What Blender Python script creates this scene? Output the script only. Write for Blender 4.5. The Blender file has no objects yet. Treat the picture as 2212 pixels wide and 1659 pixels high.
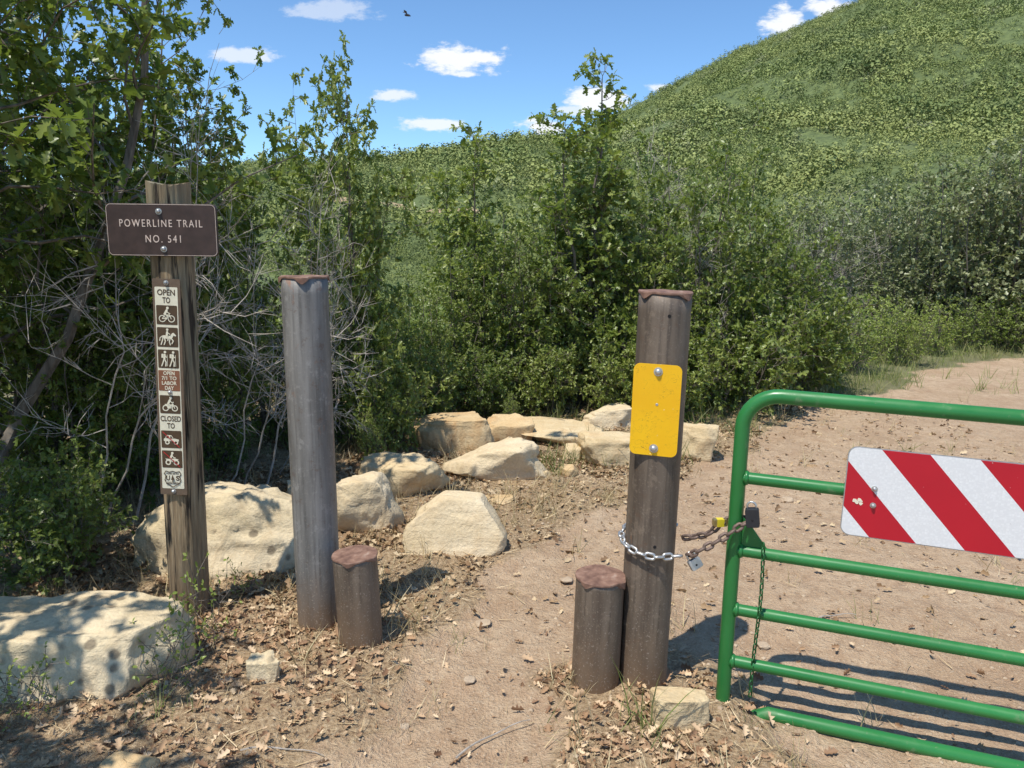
import bpy, bmesh, math, random
import numpy as np
from mathutils import Vector, Matrix, Euler, noise as mn
R = math.radians
scene = bpy.context.scene; col = scene.collection
F = 1662.; CX = 1106.; CY = 829.5
CAM = Vector((0, 0, 1.6))
RM = Euler((R(90-10.4), 0, 0)).to_matrix() @ Matrix.Rotation(R(1.0), 3, 'Z')
def ray(px, py): return RM @ Vector(((px-CX)/F, -(py-CY)/F, -1))
def ground(px, py, z=0.):
    d = ray(px, py); return CAM + d*((z-1.6)/d.z)
def at(px, py, Y):
    d = ray(px, py); return CAM + d*(Y/d.y)

# ------------------------------------------------------------------ numpy noise
_rt = np.random.RandomState(5).rand(256, 256)
def vn(x, y, s=0):
    x = np.asarray(x, float)+s*17.3; y = np.asarray(y, float)+s*9.1
    ix = np.floor(x).astype(int); iy = np.floor(y).astype(int)
    fx = x-ix; fy = y-iy; fx = fx*fx*(3-2*fx); fy = fy*fy*(3-2*fy)
    a = _rt[ix % 256, iy % 256]; b = _rt[(ix+1) % 256, iy % 256]
    c = _rt[ix % 256, (iy+1) % 256]; d = _rt[(ix+1) % 256, (iy+1) % 256]
    return (a*(1-fx)+b*fx)*(1-fy)+(c*(1-fx)+d*fx)*fy
def fbm(x, y, o=4, s=0):
    r = 0; a = .5
    for i in range(o):
        r = r+a*vn(x*2**i, y*2**i, s+i); a *= .5
    return r
def sst(a, b, x):
    t = np.clip((x-a)/(b-a), 0, 1); return t*t*(3-2*t)

# ------------------------------------------------------------------ node helpers
def nd(nt, t, props=None, ins=None):
    n = nt.nodes.new(t)
    for k, v in (props or {}).items(): setattr(n, k, v)
    for k, v in (ins or {}).items():
        s = n.inputs[k]
        if isinstance(v, bpy.types.NodeSocket): nt.links.new(v, s)
        else: s.default_value = v
    return n
def ramp(nt, fac, stops, interp='LINEAR'):
    n = nt.nodes.new('ShaderNodeValToRGB'); nt.links.new(fac, n.inputs[0])
    e = n.color_ramp.elements; n.color_ramp.interpolation = interp
    while len(e) < len(stops): e.new(.5)
    for i, (p, c) in enumerate(stops):
        e[i].position = p
        if isinstance(c, (int, float)): c = (c, c, c)
        e[i].color = (*c, 1)
    return n.outputs[0]
def mixc(nt, fac, a, b, blend='MIX'):
    n = nt.nodes.new('ShaderNodeMix'); n.data_type = 'RGBA'; n.blend_type = blend
    for i, v in ((0, fac), (6, a), (7, b)):
        if isinstance(v, bpy.types.NodeSocket): nt.links.new(v, n.inputs[i])
        elif i == 0: n.inputs[0].default_value = v
        else: n.inputs[i].default_value = (*v, 1)
    return n.outputs[2]
def math_(nt, op, a, b=None, c=None):
    n = nt.nodes.new('ShaderNodeMath'); n.operation = op
    for i, v in enumerate((a, b, c)):
        if v is None: continue
        if isinstance(v, bpy.types.NodeSocket): nt.links.new(v, n.inputs[i])
        else: n.inputs[i].default_value = v
    return n.outputs[0]
def coords(nt, scale=(1, 1, 1), out='Object'):
    tc = nt.nodes.new('ShaderNodeTexCoord')
    return nd(nt, 'ShaderNodeMapping', ins={'Vector': tc.outputs[out], 'Scale': scale}).outputs[0]
def noi(nt, vec, scale, detail=4, rough=.55, dist=0):
    return nd(nt, 'ShaderNodeTexNoise', ins={'Vector': vec, 'Scale': scale, 'Detail': detail, 'Roughness': rough, 'Distortion': dist}).outputs[0]
def bump(nt, h, strength, dist=.01):
    return nd(nt, 'ShaderNodeBump', ins={'Height': h, 'Strength': strength, 'Distance': dist}).outputs[0]
def M(name, color=(.5, .5, .5), rough=.7, metal=0.):
    m = bpy.data.materials.new(name); m.use_nodes = True
    b = m.node_tree.nodes['Principled BSDF']
    b.inputs['Base Color'].default_value = (*color, 1); b.inputs['Roughness'].default_value = rough
    b.inputs['Metallic'].default_value = metal
    return m, m.node_tree, b
def setc(nt, b, c): nt.links.new(c, b.inputs['Base Color'])
def setn(nt, b, c): nt.links.new(c, b.inputs['Normal'])

def mat_leaf(name, dark, mid, light, trans=.3, rough=.40, tcol=(.15, .25, .03), patch=0, pc=None):
    m, nt, b = M(name, rough=rough)
    a = nd(nt, 'ShaderNodeAttribute', {'attribute_name': 'tint'}).outputs['Fac']
    oi = nt.nodes.new('ShaderNodeObjectInfo')
    c = ramp(nt, a, [(0, dark), (.5, mid), (1, light)])
    if patch:
        v = nt.nodes.new('ShaderNodeNewGeometry').outputs['Position']
        n = noi(nt, v, patch, 4, .6)
        c = mixc(nt, ramp(nt, n, [(.44, 0.), (.56, .7)]), c, pc[0])
        n2 = noi(nt, v, patch*2.3, 4, .6)
        c = mixc(nt, ramp(nt, n2, [(.50, 0.), (.60, .7)]), c, pc[1])
        n3 = noi(nt, v, patch*1.7, 4, .7)
        c = mixc(nt, ramp(nt, n3, [(.60, 0.), (.67, .6)]), c, pc[2])
    hs = nd(nt, 'ShaderNodeHueSaturation', ins={'Color': c, 'Value': math_(nt, 'MULTIPLY_ADD', oi.outputs['Random'], .4, .82), 'Hue': math_(nt, 'MULTIPLY_ADD', oi.outputs['Random'], -.02, .505)}).outputs[0]
    setc(nt, b, hs)
    if trans:
        tr = nd(nt, 'ShaderNodeBsdfTranslucent', ins={'Color': (*tcol, 1)})
        mx = nd(nt, 'ShaderNodeMixShader', ins={0: trans})
        nt.links.new(b.outputs[0], mx.inputs[1]); nt.links.new(tr.outputs[0], mx.inputs[2])
        nt.links.new(mx.outputs[0], nt.nodes['Material Output'].inputs[0])
    return m
MT = {}
MT['leaf'] = mat_leaf('oak_leaf', (.095, .145, .028), (.18, .235, .05), (.32, .35, .10), tcol=(.30, .40, .06))
MT['leaf_dark'] = mat_leaf('shade_oak_leaf', (.065, .11, .022), (.13, .185, .036), (.25, .29, .07), trans=.32, tcol=(.26, .37, .05))  # darker copy of the oak leaf, shade of the left thicket put into its colour
MT['leaf_bright'] = mat_leaf('bright_leaf', (.16, .22, .04), (.24, .31, .06), (.35, .39, .11), tcol=(.30, .40, .06))
MT['leaf_grey'] = mat_leaf('grey_leaf', (.15, .18, .075), (.24, .27, .12), (.36, .37, .20), trans=.25, tcol=(.26, .32, .10))
MT['scrub'] = mat_leaf('hill_scrub', (.08, .115, .03), (.165, .21, .05), (.29, .32, .10), trans=0, rough=.85, patch=.03, pc=((.23, .26, .075), (.075, .11, .032), (.25, .24, .17)))
MT['scrub_hazed'] = mat_leaf('hazed_slope_scrub', (.10, .14, .042), (.20, .25, .07), (.32, .36, .12), trans=0, rough=.9, patch=.02, pc=((.28, .31, .10), (.10, .145, .045), (.27, .27, .17)))  # paler copy of the hill scrub, distance haze mixed into its colours
MT['litter'] = mat_leaf('dead_leaf', (.20, .105, .05), (.42, .265, .14), (.70, .53, .33), trans=0, rough=.7)
MT['straw'] = mat_leaf('straw', (.38, .29, .15), (.55, .44, .23), (.72, .61, .37), trans=.2, rough=.6, tcol=(.5, .4, .16))
MT['grass'] = mat_leaf('green_blade', (.13, .18, .045), (.26, .30, .09), (.50, .45, .20), trans=.3, rough=.5)

def mat_bark(name, c1, c2):
    m, nt, b = M(name, rough=.9)
    v = coords(nt, (1, 1, .25)); n = noi(nt, v, 30, 3)
    setc(nt, b, ramp(nt, n, [(.3, c1), (.7, c2)])); return m
MT['bark'] = mat_bark('oak_bark', (.07, .055, .042), (.24, .20, .16))
MT['deadwood'] = mat_bark('bleached_wood', (.26, .23, .19), (.52, .46, .40))

def mat_stone(name, base, pale, stain, lichen=0., stainamt=.5, strata=.25):
    m, nt, b = M(name, rough=.9)
    v = coords(nt)
    n1 = noi(nt, v, 2.5, 5, .6); n2 = noi(nt, v, 7, 6, .68, .6); n3 = noi(nt, v, 60, 3, .7)
    c = ramp(nt, n1, [(.35, base), (.65, pale)])
    c = mixc(nt, ramp(nt, n2, [(.48, 0.), (.66, stainamt)]), c, stain)
    c = mixc(nt, .3, c, ramp(nt, n3, [(.3, .35), (.7, 1.)]), 'MULTIPLY')
    st = noi(nt, coords(nt, (1.2, 1.2, 14)), 2.2, 4, .6)
    c = mixc(nt, ramp(nt, st, [(.5, 0.), (.7, strata)]), c, tuple(x*.7 for x in base))
    if lichen:
        vo = nd(nt, 'ShaderNodeTexVoronoi', ins={'Vector': v, 'Scale': 11., 'Randomness': 1.}).outputs['Distance']
        gate = noi(nt, v, 3.5, 3)
        mk = math_(nt, 'MULTIPLY', ramp(nt, math_(nt, 'MULTIPLY_ADD', n2, .35, vo), [(.34, 1.), (.44, 0.)]), ramp(nt, gate, [(.42, 0.), (.50, 1.)]))
        c = mixc(nt, math_(nt, 'MULTIPLY', mk, lichen), c, (.17, .13, .085))
    setc(nt, b, c)
    h = math_(nt, 'ADD', math_(nt, 'MULTIPLY', n2, .9), math_(nt, 'ADD', math_(nt, 'MULTIPLY', n3, .3), math_(nt, 'MULTIPLY', st, .25)))
    setn(nt, b, bump(nt, h, .9, .018)); return m
MT['stone'] = mat_stone('sandstone', (.62, .46, .25), (.76, .61, .38), (.58, .36, .16))
MT['stone_pale'] = mat_stone('pale_sandstone', (.68, .53, .32), (.80, .66, .45), (.60, .41, .21), 0, .4)
MT['stone_orange'] = mat_stone('orange_sandstone', (.60, .41, .20), (.72, .54, .31), (.52, .28, .11), 0, .6)
MT['stone_lichen'] = mat_stone('lichen_sandstone', (.62, .49, .29), (.78, .64, .43), (.48, .34, .19), .8, .45, .2)
MT['pebble'] = mat_stone('pebble_stone', (.44, .32, .21), (.60, .47, .33), (.42, .27, .16))

def mat_steel(name, c1, c2, rust, amt, thr, top=0.):
    m, nt, b = M(name, rough=.6, metal=.1)
    v = coords(nt, (1, 1, .10)); v2 = coords(nt)
    z = nd(nt, 'ShaderNodeSeparateXYZ', ins={0: v2}).outputs[2]
    n1 = noi(nt, v, 16, 6, .62); n2 = noi(nt, coords(nt, (1, 1, .40)), 8, 7, .75, .3); n3 = noi(nt, v2, 150, 2); n5 = noi(nt, coords(nt, (1, 1, .04)), 60, 3, .6)
    c = ramp(nt, n1, [(.36, c1), (.64, c2)])
    c = mixc(nt, ramp(nt, n5, [(.52, 0.), (.64, .45)]), c, tuple(x*.55 for x in c1))
    rn = math_(nt, 'ADD', n2, math_(nt, 'MULTIPLY', ramp(nt, z, [(.7, 0.), (1., 1.)]), top))
    c = mixc(nt, ramp(nt, rn, [(thr, 0.), (thr+.06, amt)]), c, rust)
    n6 = noi(nt, v2, 22, 6, .75)
    c = mixc(nt, ramp(nt, n6, [(.56, 0.), (.66, .4)]), c, tuple(x*1.6 for x in c2))
    c = mixc(nt, ramp(nt, n6, [(.34, .5), (.42, 0.)]), c, (rust[0]*.45, rust[1]*.5, rust[2]*.6))
    foot = math_(nt, 'ADD', z, math_(nt, 'MULTIPLY', n2, -.6))
    c = mixc(nt, ramp(nt, math_(nt, 'MULTIPLY_ADD', foot, 1., .4), [(.12, .8), (.4, 0.)]), c, (.21, .135, .08))
    c = mixc(nt, math_(nt, 'MULTIPLY', ramp(nt, n3, [(.60, 0.), (.70, .6)]), ramp(nt, z, [(.0, 1.), (.5, .25)])), c, (.5, .42, .34))
    setc(nt, b, c)
    nt.links.new(ramp(nt, n1, [(.3, .42), (.7, .7)]), b.inputs['Roughness'])
    setn(nt, b, bump(nt, math_(nt, 'ADD', n2, n3), .2, .003)); return m
MT['steel_grey'] = mat_steel('grey_steel', (.13, .122, .112), (.265, .25, .23), (.27, .125, .065), .7, .605, .035)
MT['steel_brown'] = mat_steel('brown_steel', (.088, .065, .048), (.19, .145, .105), (.30, .14, .065), .5, .60, .0)
m, nt, b = M('rusty_cap', rough=.75, metal=.1)
n = noi(nt, coords(nt), 30, 5); setc(nt, b, ramp(nt, n, [(.3, (.13, .065, .045)), (.6, (.28, .16, .11)), (.8, (.44, .32, .25))])); setn(nt, b, bump(nt, n, .6, .004)); MT['cap'] = m

m, nt, b = M('weathered_wood', rough=.9)
v = coords(nt, (1, 1, .07)); n1 = noi(nt, v, 60, 5, .65); n2 = noi(nt, coords(nt, (1, 1, .3)), 7, 4); n3 = noi(nt, coords(nt, (1, 1, .05)), 38, 4, .6, .4)
c = ramp(nt, n1, [(.3, (.15, .098, .052)), (.55, (.31, .22, .125)), (.75, (.50, .39, .25))])
z = nd(nt, 'ShaderNodeSeparateXYZ', ins={0: coords(nt)}).outputs[2]
c = mixc(nt, math_(nt, 'MULTIPLY', ramp(nt, n2, [(.42, 0.), (.62, .75)]), ramp(nt, z, [(.3, .35), (1., 1.)])), c, (.21, .205, .14))
c = mixc(nt, ramp(nt, z, [(0., .4), (.4, 0.)]), c, (.12, .075, .04))
c = mixc(nt, ramp(nt, n3, [(.40, .95), (.46, 0.)]), c, (.03, .02, .013))
setc(nt, b, c); setn(nt, b, bump(nt, math_(nt, 'ADD', n1, ramp(nt, n3, [(.34, 0.), (.46, 1.)])), .9, .010)); MT['wood'] = m

m, nt, b = M('green_paint', (.008, .15, .045), .28)
v = coords(nt); n = noi(nt, v, 9, 7, .7); n2 = noi(nt, v, 2, 3); n3 = noi(nt, v, 45, 4, .7)
c = ramp(nt, n2, [(.3, (.018, .15, .032)), (.7, (.03, .205, .048))])
c = mixc(nt, ramp(nt, n, [(.60, 0.), (.68, .5)]), c, (.17, .24, .12))
c = mixc(nt, ramp(nt, n3, [(.66, 0.), (.72, .5)]), c, (.28, .26, .16)); setc(nt, b, c)
nt.links.new(ramp(nt, n, [(.4, .31), (.7, .6)]), b.inputs['Roughness']); MT['green'] = m

def simple(name, color, rough=.5, metal=0., var=.25, scale=40):
    m, nt, b = M(name, rough=rough, metal=metal)
    n = noi(nt, coords(nt), scale, 4)
    setc(nt, b, ramp(nt, n, [(.3, tuple(x*(1-var) for x in color)), (.7, color)])); setn(nt, b, bump(nt, n, .12, .002)); return m
MT['signbrown'] = simple('sign_brown', (.068, .040, .032), .5, var=.4, scale=22)
MT['stripbrown'] = simple('strip_brown', (.17, .115, .075), .55)
MT['darkbrown'] = simple('pictogram_brown', (.10, .06, .03), .5)
MT['redbrown'] = simple('panel_red_brown', (.28, .115, .06), .5)
MT['cream'] = simple('cream', (.84, .78, .60), .55, var=.10)
MT['letter'] = simple('letter_cream', (.80, .64, .54), .5, var=.25, scale=60)
MT['zinc'] = simple('zinc', (.6, .59, .57), .35, .7)
MT['chainrust'] = simple('rusty_chain', (.24, .165, .13), .6, .4, .5, 90)
MT['chaingreen'] = simple('green_chain', (.02, .13, .035), .4, .2, .4, 90)
MT['rubber'] = simple('black_rubber', (.025, .025, .028), .55)
MT['lockyellow'] = simple('yellow_band', (.80, .62, .03), .4)
MT['brass'] = simple('brass', (.5, .38, .16), .35, .7)
MT['slash'] = simple('slash_red', (.60, .03, .03), .5)
MT['dark'] = simple('dark_hole', (.012, .01, .01), .9)
MT['alu'] = simple('aluminium', (.55, .56, .57), .4, .7)
MT['insect'] = simple('insect_dark', (.06, .06, .07), .6)
m, nt, b = M('yellow_plate', rough=.38)
v = coords(nt); n = noi(nt, v, 5, 4)
vo = nd(nt, 'ShaderNodeTexVoronoi', {'feature': 'DISTANCE_TO_EDGE'}, {'Vector': mixc(nt, .12, coords(nt, (1, 1, .6)), nd(nt, 'ShaderNodeTexNoise', ins={'Vector': v, 'Scale': 30.}).outputs[1]), 'Scale': 24.}).outputs['Distance']
g = noi(nt, v, 11, 3)
c = ramp(nt, n, [(.3, (.84, .43, .003)), (.7, (.90, .52, .006))])
mk = math_(nt, 'MULTIPLY', ramp(nt, vo, [(.0, 1.), (.016, 0.)]), ramp(nt, g, [(.46, 0.), (.56, .8)]))
c = mixc(nt, mk, c, (.30, .14, .02)); n4 = noi(nt, v, 55, 3)
c = mixc(nt, ramp(nt, n4, [(.70, 0.), (.74, .7)]), c, (.9, .72, .3)); setc(nt, b, c); MT['yellow'] = m

# ------------------------------------------------------------------ mesh helpers
class MB:
    def __init__(s): s.v = []; s.f = []
    def tube(s, path, rad, n=12, closed=False, cap=True):
        P = [Vector(p) for p in path]; k = len(P)
        if not hasattr(rad, '__len__'): rad = [rad]*k
        T = []
        for i in range(k):
            a = P[(i-1) % k] if (closed or i > 0) else P[i]; b_ = P[(i+1) % k] if (closed or i < k-1) else P[i]
            T.append((b_-a).normalized())
        up = Vector((0, 0, 1)) if abs(T[0].z) < .9 else Vector((1, 0, 0))
        u = T[0].cross(up).normalized(); o = len(s.v)
        for i in range(k):
            u = (u-T[i]*u.dot(T[i])).normalized(); w = T[i].cross(u)
            for j in range(n):
                a = 2*math.pi*j/n; s.v.append(P[i]+(u*math.cos(a)+w*math.sin(a))*rad[i])
        for i in range(k if closed else k-1):
            for j in range(n):
                a = o+i*n+j; b_ = o+i*n+(j+1) % n; c = o+((i+1) % k)*n+(j+1) % n; d = o+((i+1) % k)*n+j
                s.f.append((a, b_, c, d))
        if cap and not closed:
            s.f.append(tuple(o+j for j in range(n))[::-1]); s.f.append(tuple(o+(k-1)*n+j for j in range(n)))
    def prism(s, poly, y0, y1):
        n = len(poly); o = len(s.v)
        for y in (y0, y1):
            for (x, z) in poly: s.v.append(Vector((x, y, z)))
        s.f.append(tuple(range(o, o+n))); s.f.append(tuple(range(o+n, o+2*n))[::-1])
        for j in range(n): s.f.append((o+j, o+n+j, o+n+(j+1) % n, o+(j+1) % n))
    def lathe(s, prof, n, mat=Matrix()):
        o = len(s.v)
        for (r, z) in prof:
            for j in range(n):
                a = 2*math.pi*j/n; s.v.append(mat @ Vector((r*math.cos(a), r*math.sin(a), z)))
        for i in range(len(prof)-1):
            for j in range(n): s.f.append((o+i*n+j, o+i*n+(j+1) % n, o+(i+1)*n+(j+1) % n, o+(i+1)*n+j))
        s.f.append(tuple(range(o, o+n))[::-1]); s.f.append(tuple(o+(len(prof)-1)*n+j for j in range(n)))
    def mesh(s, name, smooth=False):
        me = bpy.data.meshes.new(name); me.from_pydata([tuple(v) for v in s.v], [], s.f); me.update()
        if smooth: me.polygons.foreach_set('use_smooth', [True]*len(me.polygons))
        return me
    def build(s, name, mat, parent=None, loc=(0, 0, 0), rot=(0, 0, 0), smooth=False, bevel=0):
        me = s.mesh(name, smooth); me.materials.append(mat)
        bm = bmesh.new(); bm.from_mesh(me); bmesh.ops.recalc_face_normals(bm, faces=bm.faces); bm.to_mesh(me); bm.free()
        o = link(name, me, parent, loc, rot)
        if bevel:
            md = o.modifiers.new('bevel', 'BEVEL'); md.width = bevel; md.segments = 2; md.limit_method = 'ANGLE'; md.angle_limit = R(40)
        return o
def link(name, me, parent=None, loc=(0, 0, 0), rot=(0, 0, 0), scale=(1, 1, 1)):
    o = bpy.data.objects.new(name, me); col.objects.link(o)
    o.parent = parent; o.location = loc; o.rotation_euler = rot; o.scale = scale
    return o
def tag(o, label=None, cat=None, group=None, kind=None):
    if label: o['label'] = label
    if cat: o['category'] = cat
    if group: o['group'] = group
    if kind: o['kind'] = kind
    return o
def thing(name, label, cat, loc=(0, 0, 0), rot=(0, 0, 0), group=None):
    return tag(link(name, None, None, loc, rot), label, cat, group)
def rrect(w, h, r, n=6, cx=0, cz=0):
    p = []
    for (sx, sz, a0) in ((1, 1, 0), (-1, 1, 90), (-1, -1, 180), (1, -1, 270)):
        for i in range(n+1):
            a = R(a0+90*i/n); p.append((cx+sx*(w/2-r)+r*math.cos(a)*1., cz+sz*(h/2-r)+r*math.sin(a)))
    return p
RY = Matrix.Rotation(R(90), 4, 'X')          # lathe z axis -> -y
def bolt(parent, x, z, y, r=.012, mat=None, washer=True):
    b = MB(); mt = Matrix.Translation((x, y, z)) @ RY
    pr = []
    if washer: pr += [(r*1.15, 0), (r*1.15, .002), (r*.8, .0022)]
    pr += [(r*.8, .004), (r*.7, .008), (r*.45, .0105), (r*.1, .0115)]
    b.lathe(pr, 20, mt); return b.build('bolt', mat or MT['zinc'], parent)
def text(body, w, h, parent, x, z, y, mat, off=0., ext=.0007, name='lettering', space=1.):
    cu = bpy.data.curves.new('t', 'FONT'); cu.body = body; cu.size = 1; cu.extrude = 0.02; cu.offset = off; cu.space_character = space; cu.resolution_u = 4
    to = bpy.data.objects.new('t', cu); col.objects.link(to)
    bpy.context.view_layer.update()
    me = bpy.data.meshes.new_from_object(to.evaluated_get(bpy.context.evaluated_depsgraph_get()))
    bpy.data.objects.remove(to)
    n = len(me.vertices); a = np.empty(n*3); me.vertices.foreach_get('co', a); a = a.reshape(-1, 3)
    mn_, mx_ = a.min(0), a.max(0); c = (mn_+mx_)/2; s = mx_-mn_
    a = (a-c)/s; o_ = np.empty_like(a); o_[:, 0] = a[:, 0]*w+x; o_[:, 2] = a[:, 1]*h+z; o_[:, 1] = y-a[:, 2]*ext
    me.vertices.foreach_set('co', o_.ravel()); me.materials.clear(); me.materials.append(mat); me.update()
    return link(name, me, parent)

# ------------------------------------------------------------------ scatter mesh
def leaf_T():
    V = [(0, 0), (0, .38), (0, .62), (0, 1)]; E = [(.10, .12), (.28, .32), (.12, .42), (.36, .60), (.13, .68), (.22, .90)]
    vs = list(V)+E+[(-x, y) for x, y in E]; f = []
    for o, fl in ((4, 0), (10, 1)):
        e = [o+i for i in range(6)]
        t = [(0, e[0], 1), (e[0], e[1], e[2]), (e[0], e[2], 1), (1, e[2], 2), (e[2], e[3], e[4]), (e[2], e[4], 2), (2, e[4], 3), (e[4], e[5], 3)]
        f += [q[::-1] if fl else q for q in t]
    return np.array([(x, y, .3*abs(x)-.18*y*y) for x, y in vs]), np.array(f)
LEAF = leaf_T()
def curl(T): return (T[0]+np.stack([0*T[0][:, 0], 0*T[0][:, 0], 1.2*T[0][:, 0]**2+.4*(T[0][:, 1]-.5)**2], 1), T[1])
s_ = [(0, 0), (.26, .35), (.12, .5), (.3, .75), (0, 1), (-.3, .75), (-.12, .5), (-.26, .35)]
LEAFS = (np.array([(x, y, .3*abs(x)-.15*y*y) for x, y in s_]), np.array([(0, 1, 2), (0, 2, 6), (0, 6, 7), (2, 3, 4), (2, 4, 6), (4, 5, 6)]))
OVAL = (np.array([(x, y, .2*abs(x)-.1*y*y) for x, y in [(0, 0), (.22, .3), (.24, .6), (0, 1), (-.24, .6), (-.22, .3)]]), np.array([(0, 1, 2), (0, 2, 3), (0, 3, 4), (0, 4, 5)]))
BL = (np.array([(-.013, 0, 0), (.013, 0, 0), (-.011, .35, .04), (.011, .35, .04), (-.007, .7, .18), (.007, .7, .18), (0, 1, .38)]),
      np.array([(0, 1, 3), (0, 3, 2), (2, 3, 5), (2, 5, 4), (4, 5, 6)]))
QUAD = (np.array([(-.5, -.35, 0), (.1, -.5, .1), (.5, .2, -.05), (-.05, .5, .08)]), np.array([(0, 1, 2), (0, 2, 3)]))
def nrmz(a): return a/np.maximum(np.linalg.norm(a, axis=1, keepdims=True), 1e-9)
def scatter(name, pos, axis, nrm, size, tint, T, mat):
    V, Fc = T; N = len(pos); k = len(V)
    axis = nrmz(axis); side = nrmz(np.cross(axis, nrm)); nr = np.cross(side, axis)
    P = pos[:, None]+size[:, None, None]*(V[None, :, 0:1]*side[:, None]+V[None, :, 1:2]*axis[:, None]+V[None, :, 2:3]*nr[:, None])
    idx = (Fc[None]+(np.arange(N)*k)[:, None, None]).reshape(-1)
    me = bpy.data.meshes.new(name); me.vertices.add(N*k); me.vertices.foreach_set('co', P.reshape(-1).astype(np.float32))
    me.loops.add(len(idx)); me.loops.foreach_set('vertex_index', idx.astype(np.int32))
    nf = len(idx)//3; me.polygons.add(nf); me.polygons.foreach_set('loop_start', np.arange(0, nf*3, 3, dtype=np.int32))
    me.update(calc_edges=True)
    at_ = me.attributes.new('tint', 'FLOAT', 'POINT'); at_.data.foreach_set('value', np.repeat(tint, k).astype(np.float32))
    me.materials.append(mat); return me

def grow(seed, H, Rr, stems, step=.15, twigs=6, nleaf=7, lsize=.085, bottom=.12, T=LEAF, leafmat='leaf', barkmat='bark', r0=.03, prof=.6, base_r=.15, lean=(0, 0), up=.35, droop=.0, tw=(.07, .13), wobk=1., low=.55):
    rg = np.random.RandomState(seed); wood = MB(); lp = []; la = []; ln = []; lt = []
    def ru():
        v = rg.normal(size=3); return v/np.linalg.norm(v)
    for s in range(stems):
        a = 2*math.pi*(s+rg.rand())/stems; rr = Rr*(.15+.5*rg.rand()) if stems > 1 else 0
        b0 = np.array([math.cos(a)*base_r*rg.rand(), math.sin(a)*base_r*rg.rand(), -.08])
        hh = H*(.95 if s == 0 else (low+(.95-low)*rg.rand()))
        tip = np.array([math.cos(a)*rr*(0.3 if s == 0 else 1)+lean[0], math.sin(a)*rr*(0.3 if s == 0 else 1)+lean[1], hh])
        ctl = np.array([tip[0]*.75, tip[1]*.75, hh*.45])
        pts = []; wob = ru()*.0
        K = 10
        for i in range(K+1):
            t = i/K; p = (1-t)**2*b0+2*t*(1-t)*ctl+t*t*tip; wob = wob*.7+ru()*.045*wobk*H/3*(1-t*.5)
            pts.append(p+(wob if i else 0))
        rad = [r0*(1-.85*i/K)*(1 if s == 0 else .75) for i in range(K+1)]
        wood.tube(pts, rad, 6, cap=False)
        t = bottom+.05*rg.rand()
        while t < 1:
            i = min(int(t*K), K-1); fr = t*K-i; p = pts[i]*(1-fr)+pts[i+1]*fr
            sd = pts[i+1]-pts[i]; sd /= np.linalg.norm(sd)
            q = 2*math.pi*rg.rand(); d = np.array([math.cos(q), math.sin(q), up+.5*rg.rand()])
            if stems > 1: d[:2] += np.array([math.cos(a), math.sin(a)])*.45
            d /= np.linalg.norm(d)
            L = Rr*(.3+.42*rg.rand())*(1-t*prof)*(.6+.4*min(1, t/.25))
            lpnt = [p]; dd = d.copy()
            for j in range(4):
                dd = dd+ru()*.28*wobk+np.array([0, 0, .10-droop]); dd /= np.linalg.norm(dd); lpnt.append(lpnt[-1]+dd*L/4)
            rb = max(.003, rad[i]*.38); wood.tube(lpnt, [rb, rb*.8, rb*.6, rb*.4, rb*.25], 4, cap=False)
            for kx in range(twigs):
                t2 = .22+.78*(kx+rg.rand())/twigs; i2 = min(int(t2*4), 3); f2 = t2*4-i2
                p2 = lpnt[i2]*(1-f2)+lpnt[i2+1]*f2; td = dd*.6+ru()*.8+np.array([0, 0, .15]); td /= np.linalg.norm(td)
                tl = tw[0]+tw[1]*rg.rand(); e2 = p2+td*tl
                if nleaf: wood.tube([p2, e2], [.0028, .0014], 3, cap=False)
                else:
                    mid = p2+td*tl*.5+ru()*tl*.1; wood.tube([p2, mid, e2+ru()*tl*.15], [.003, .0022, .001], 3, cap=False)
                    for _ in range(3): s1 = p2+(e2-p2)*rg.rand(); wood.tube([s1, s1+(td+ru())*tl*.3], [.0016, .0008], 3, cap=False)
                tv = rg.rand()
                for m_ in range(nleaf):
                    o = e2-td*tl*.6*rg.rand()*(m_ > 2); ax = td*.45+ru()*.85+np.array([0, 0, -.12])
                    lp.append(o); la.append(ax); ln.append(ru()*.7+np.array([0, 0, .8])); lt.append(.5*tv+.5*rg.rand())
            t += step/H*(.7+.6*rg.rand())
    tr = wood.mesh('trunk'); tr.materials.append(MT[barkmat])
    cr = None
    if lp:
        n = len(lp)
        cr = scatter('crown', np.array(lp), np.array(la), np.array(ln), lsize*(.6+.6*rg.rand(n)), np.array(lt), T, MT[leafmat])
    return tr, cr, H
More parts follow.
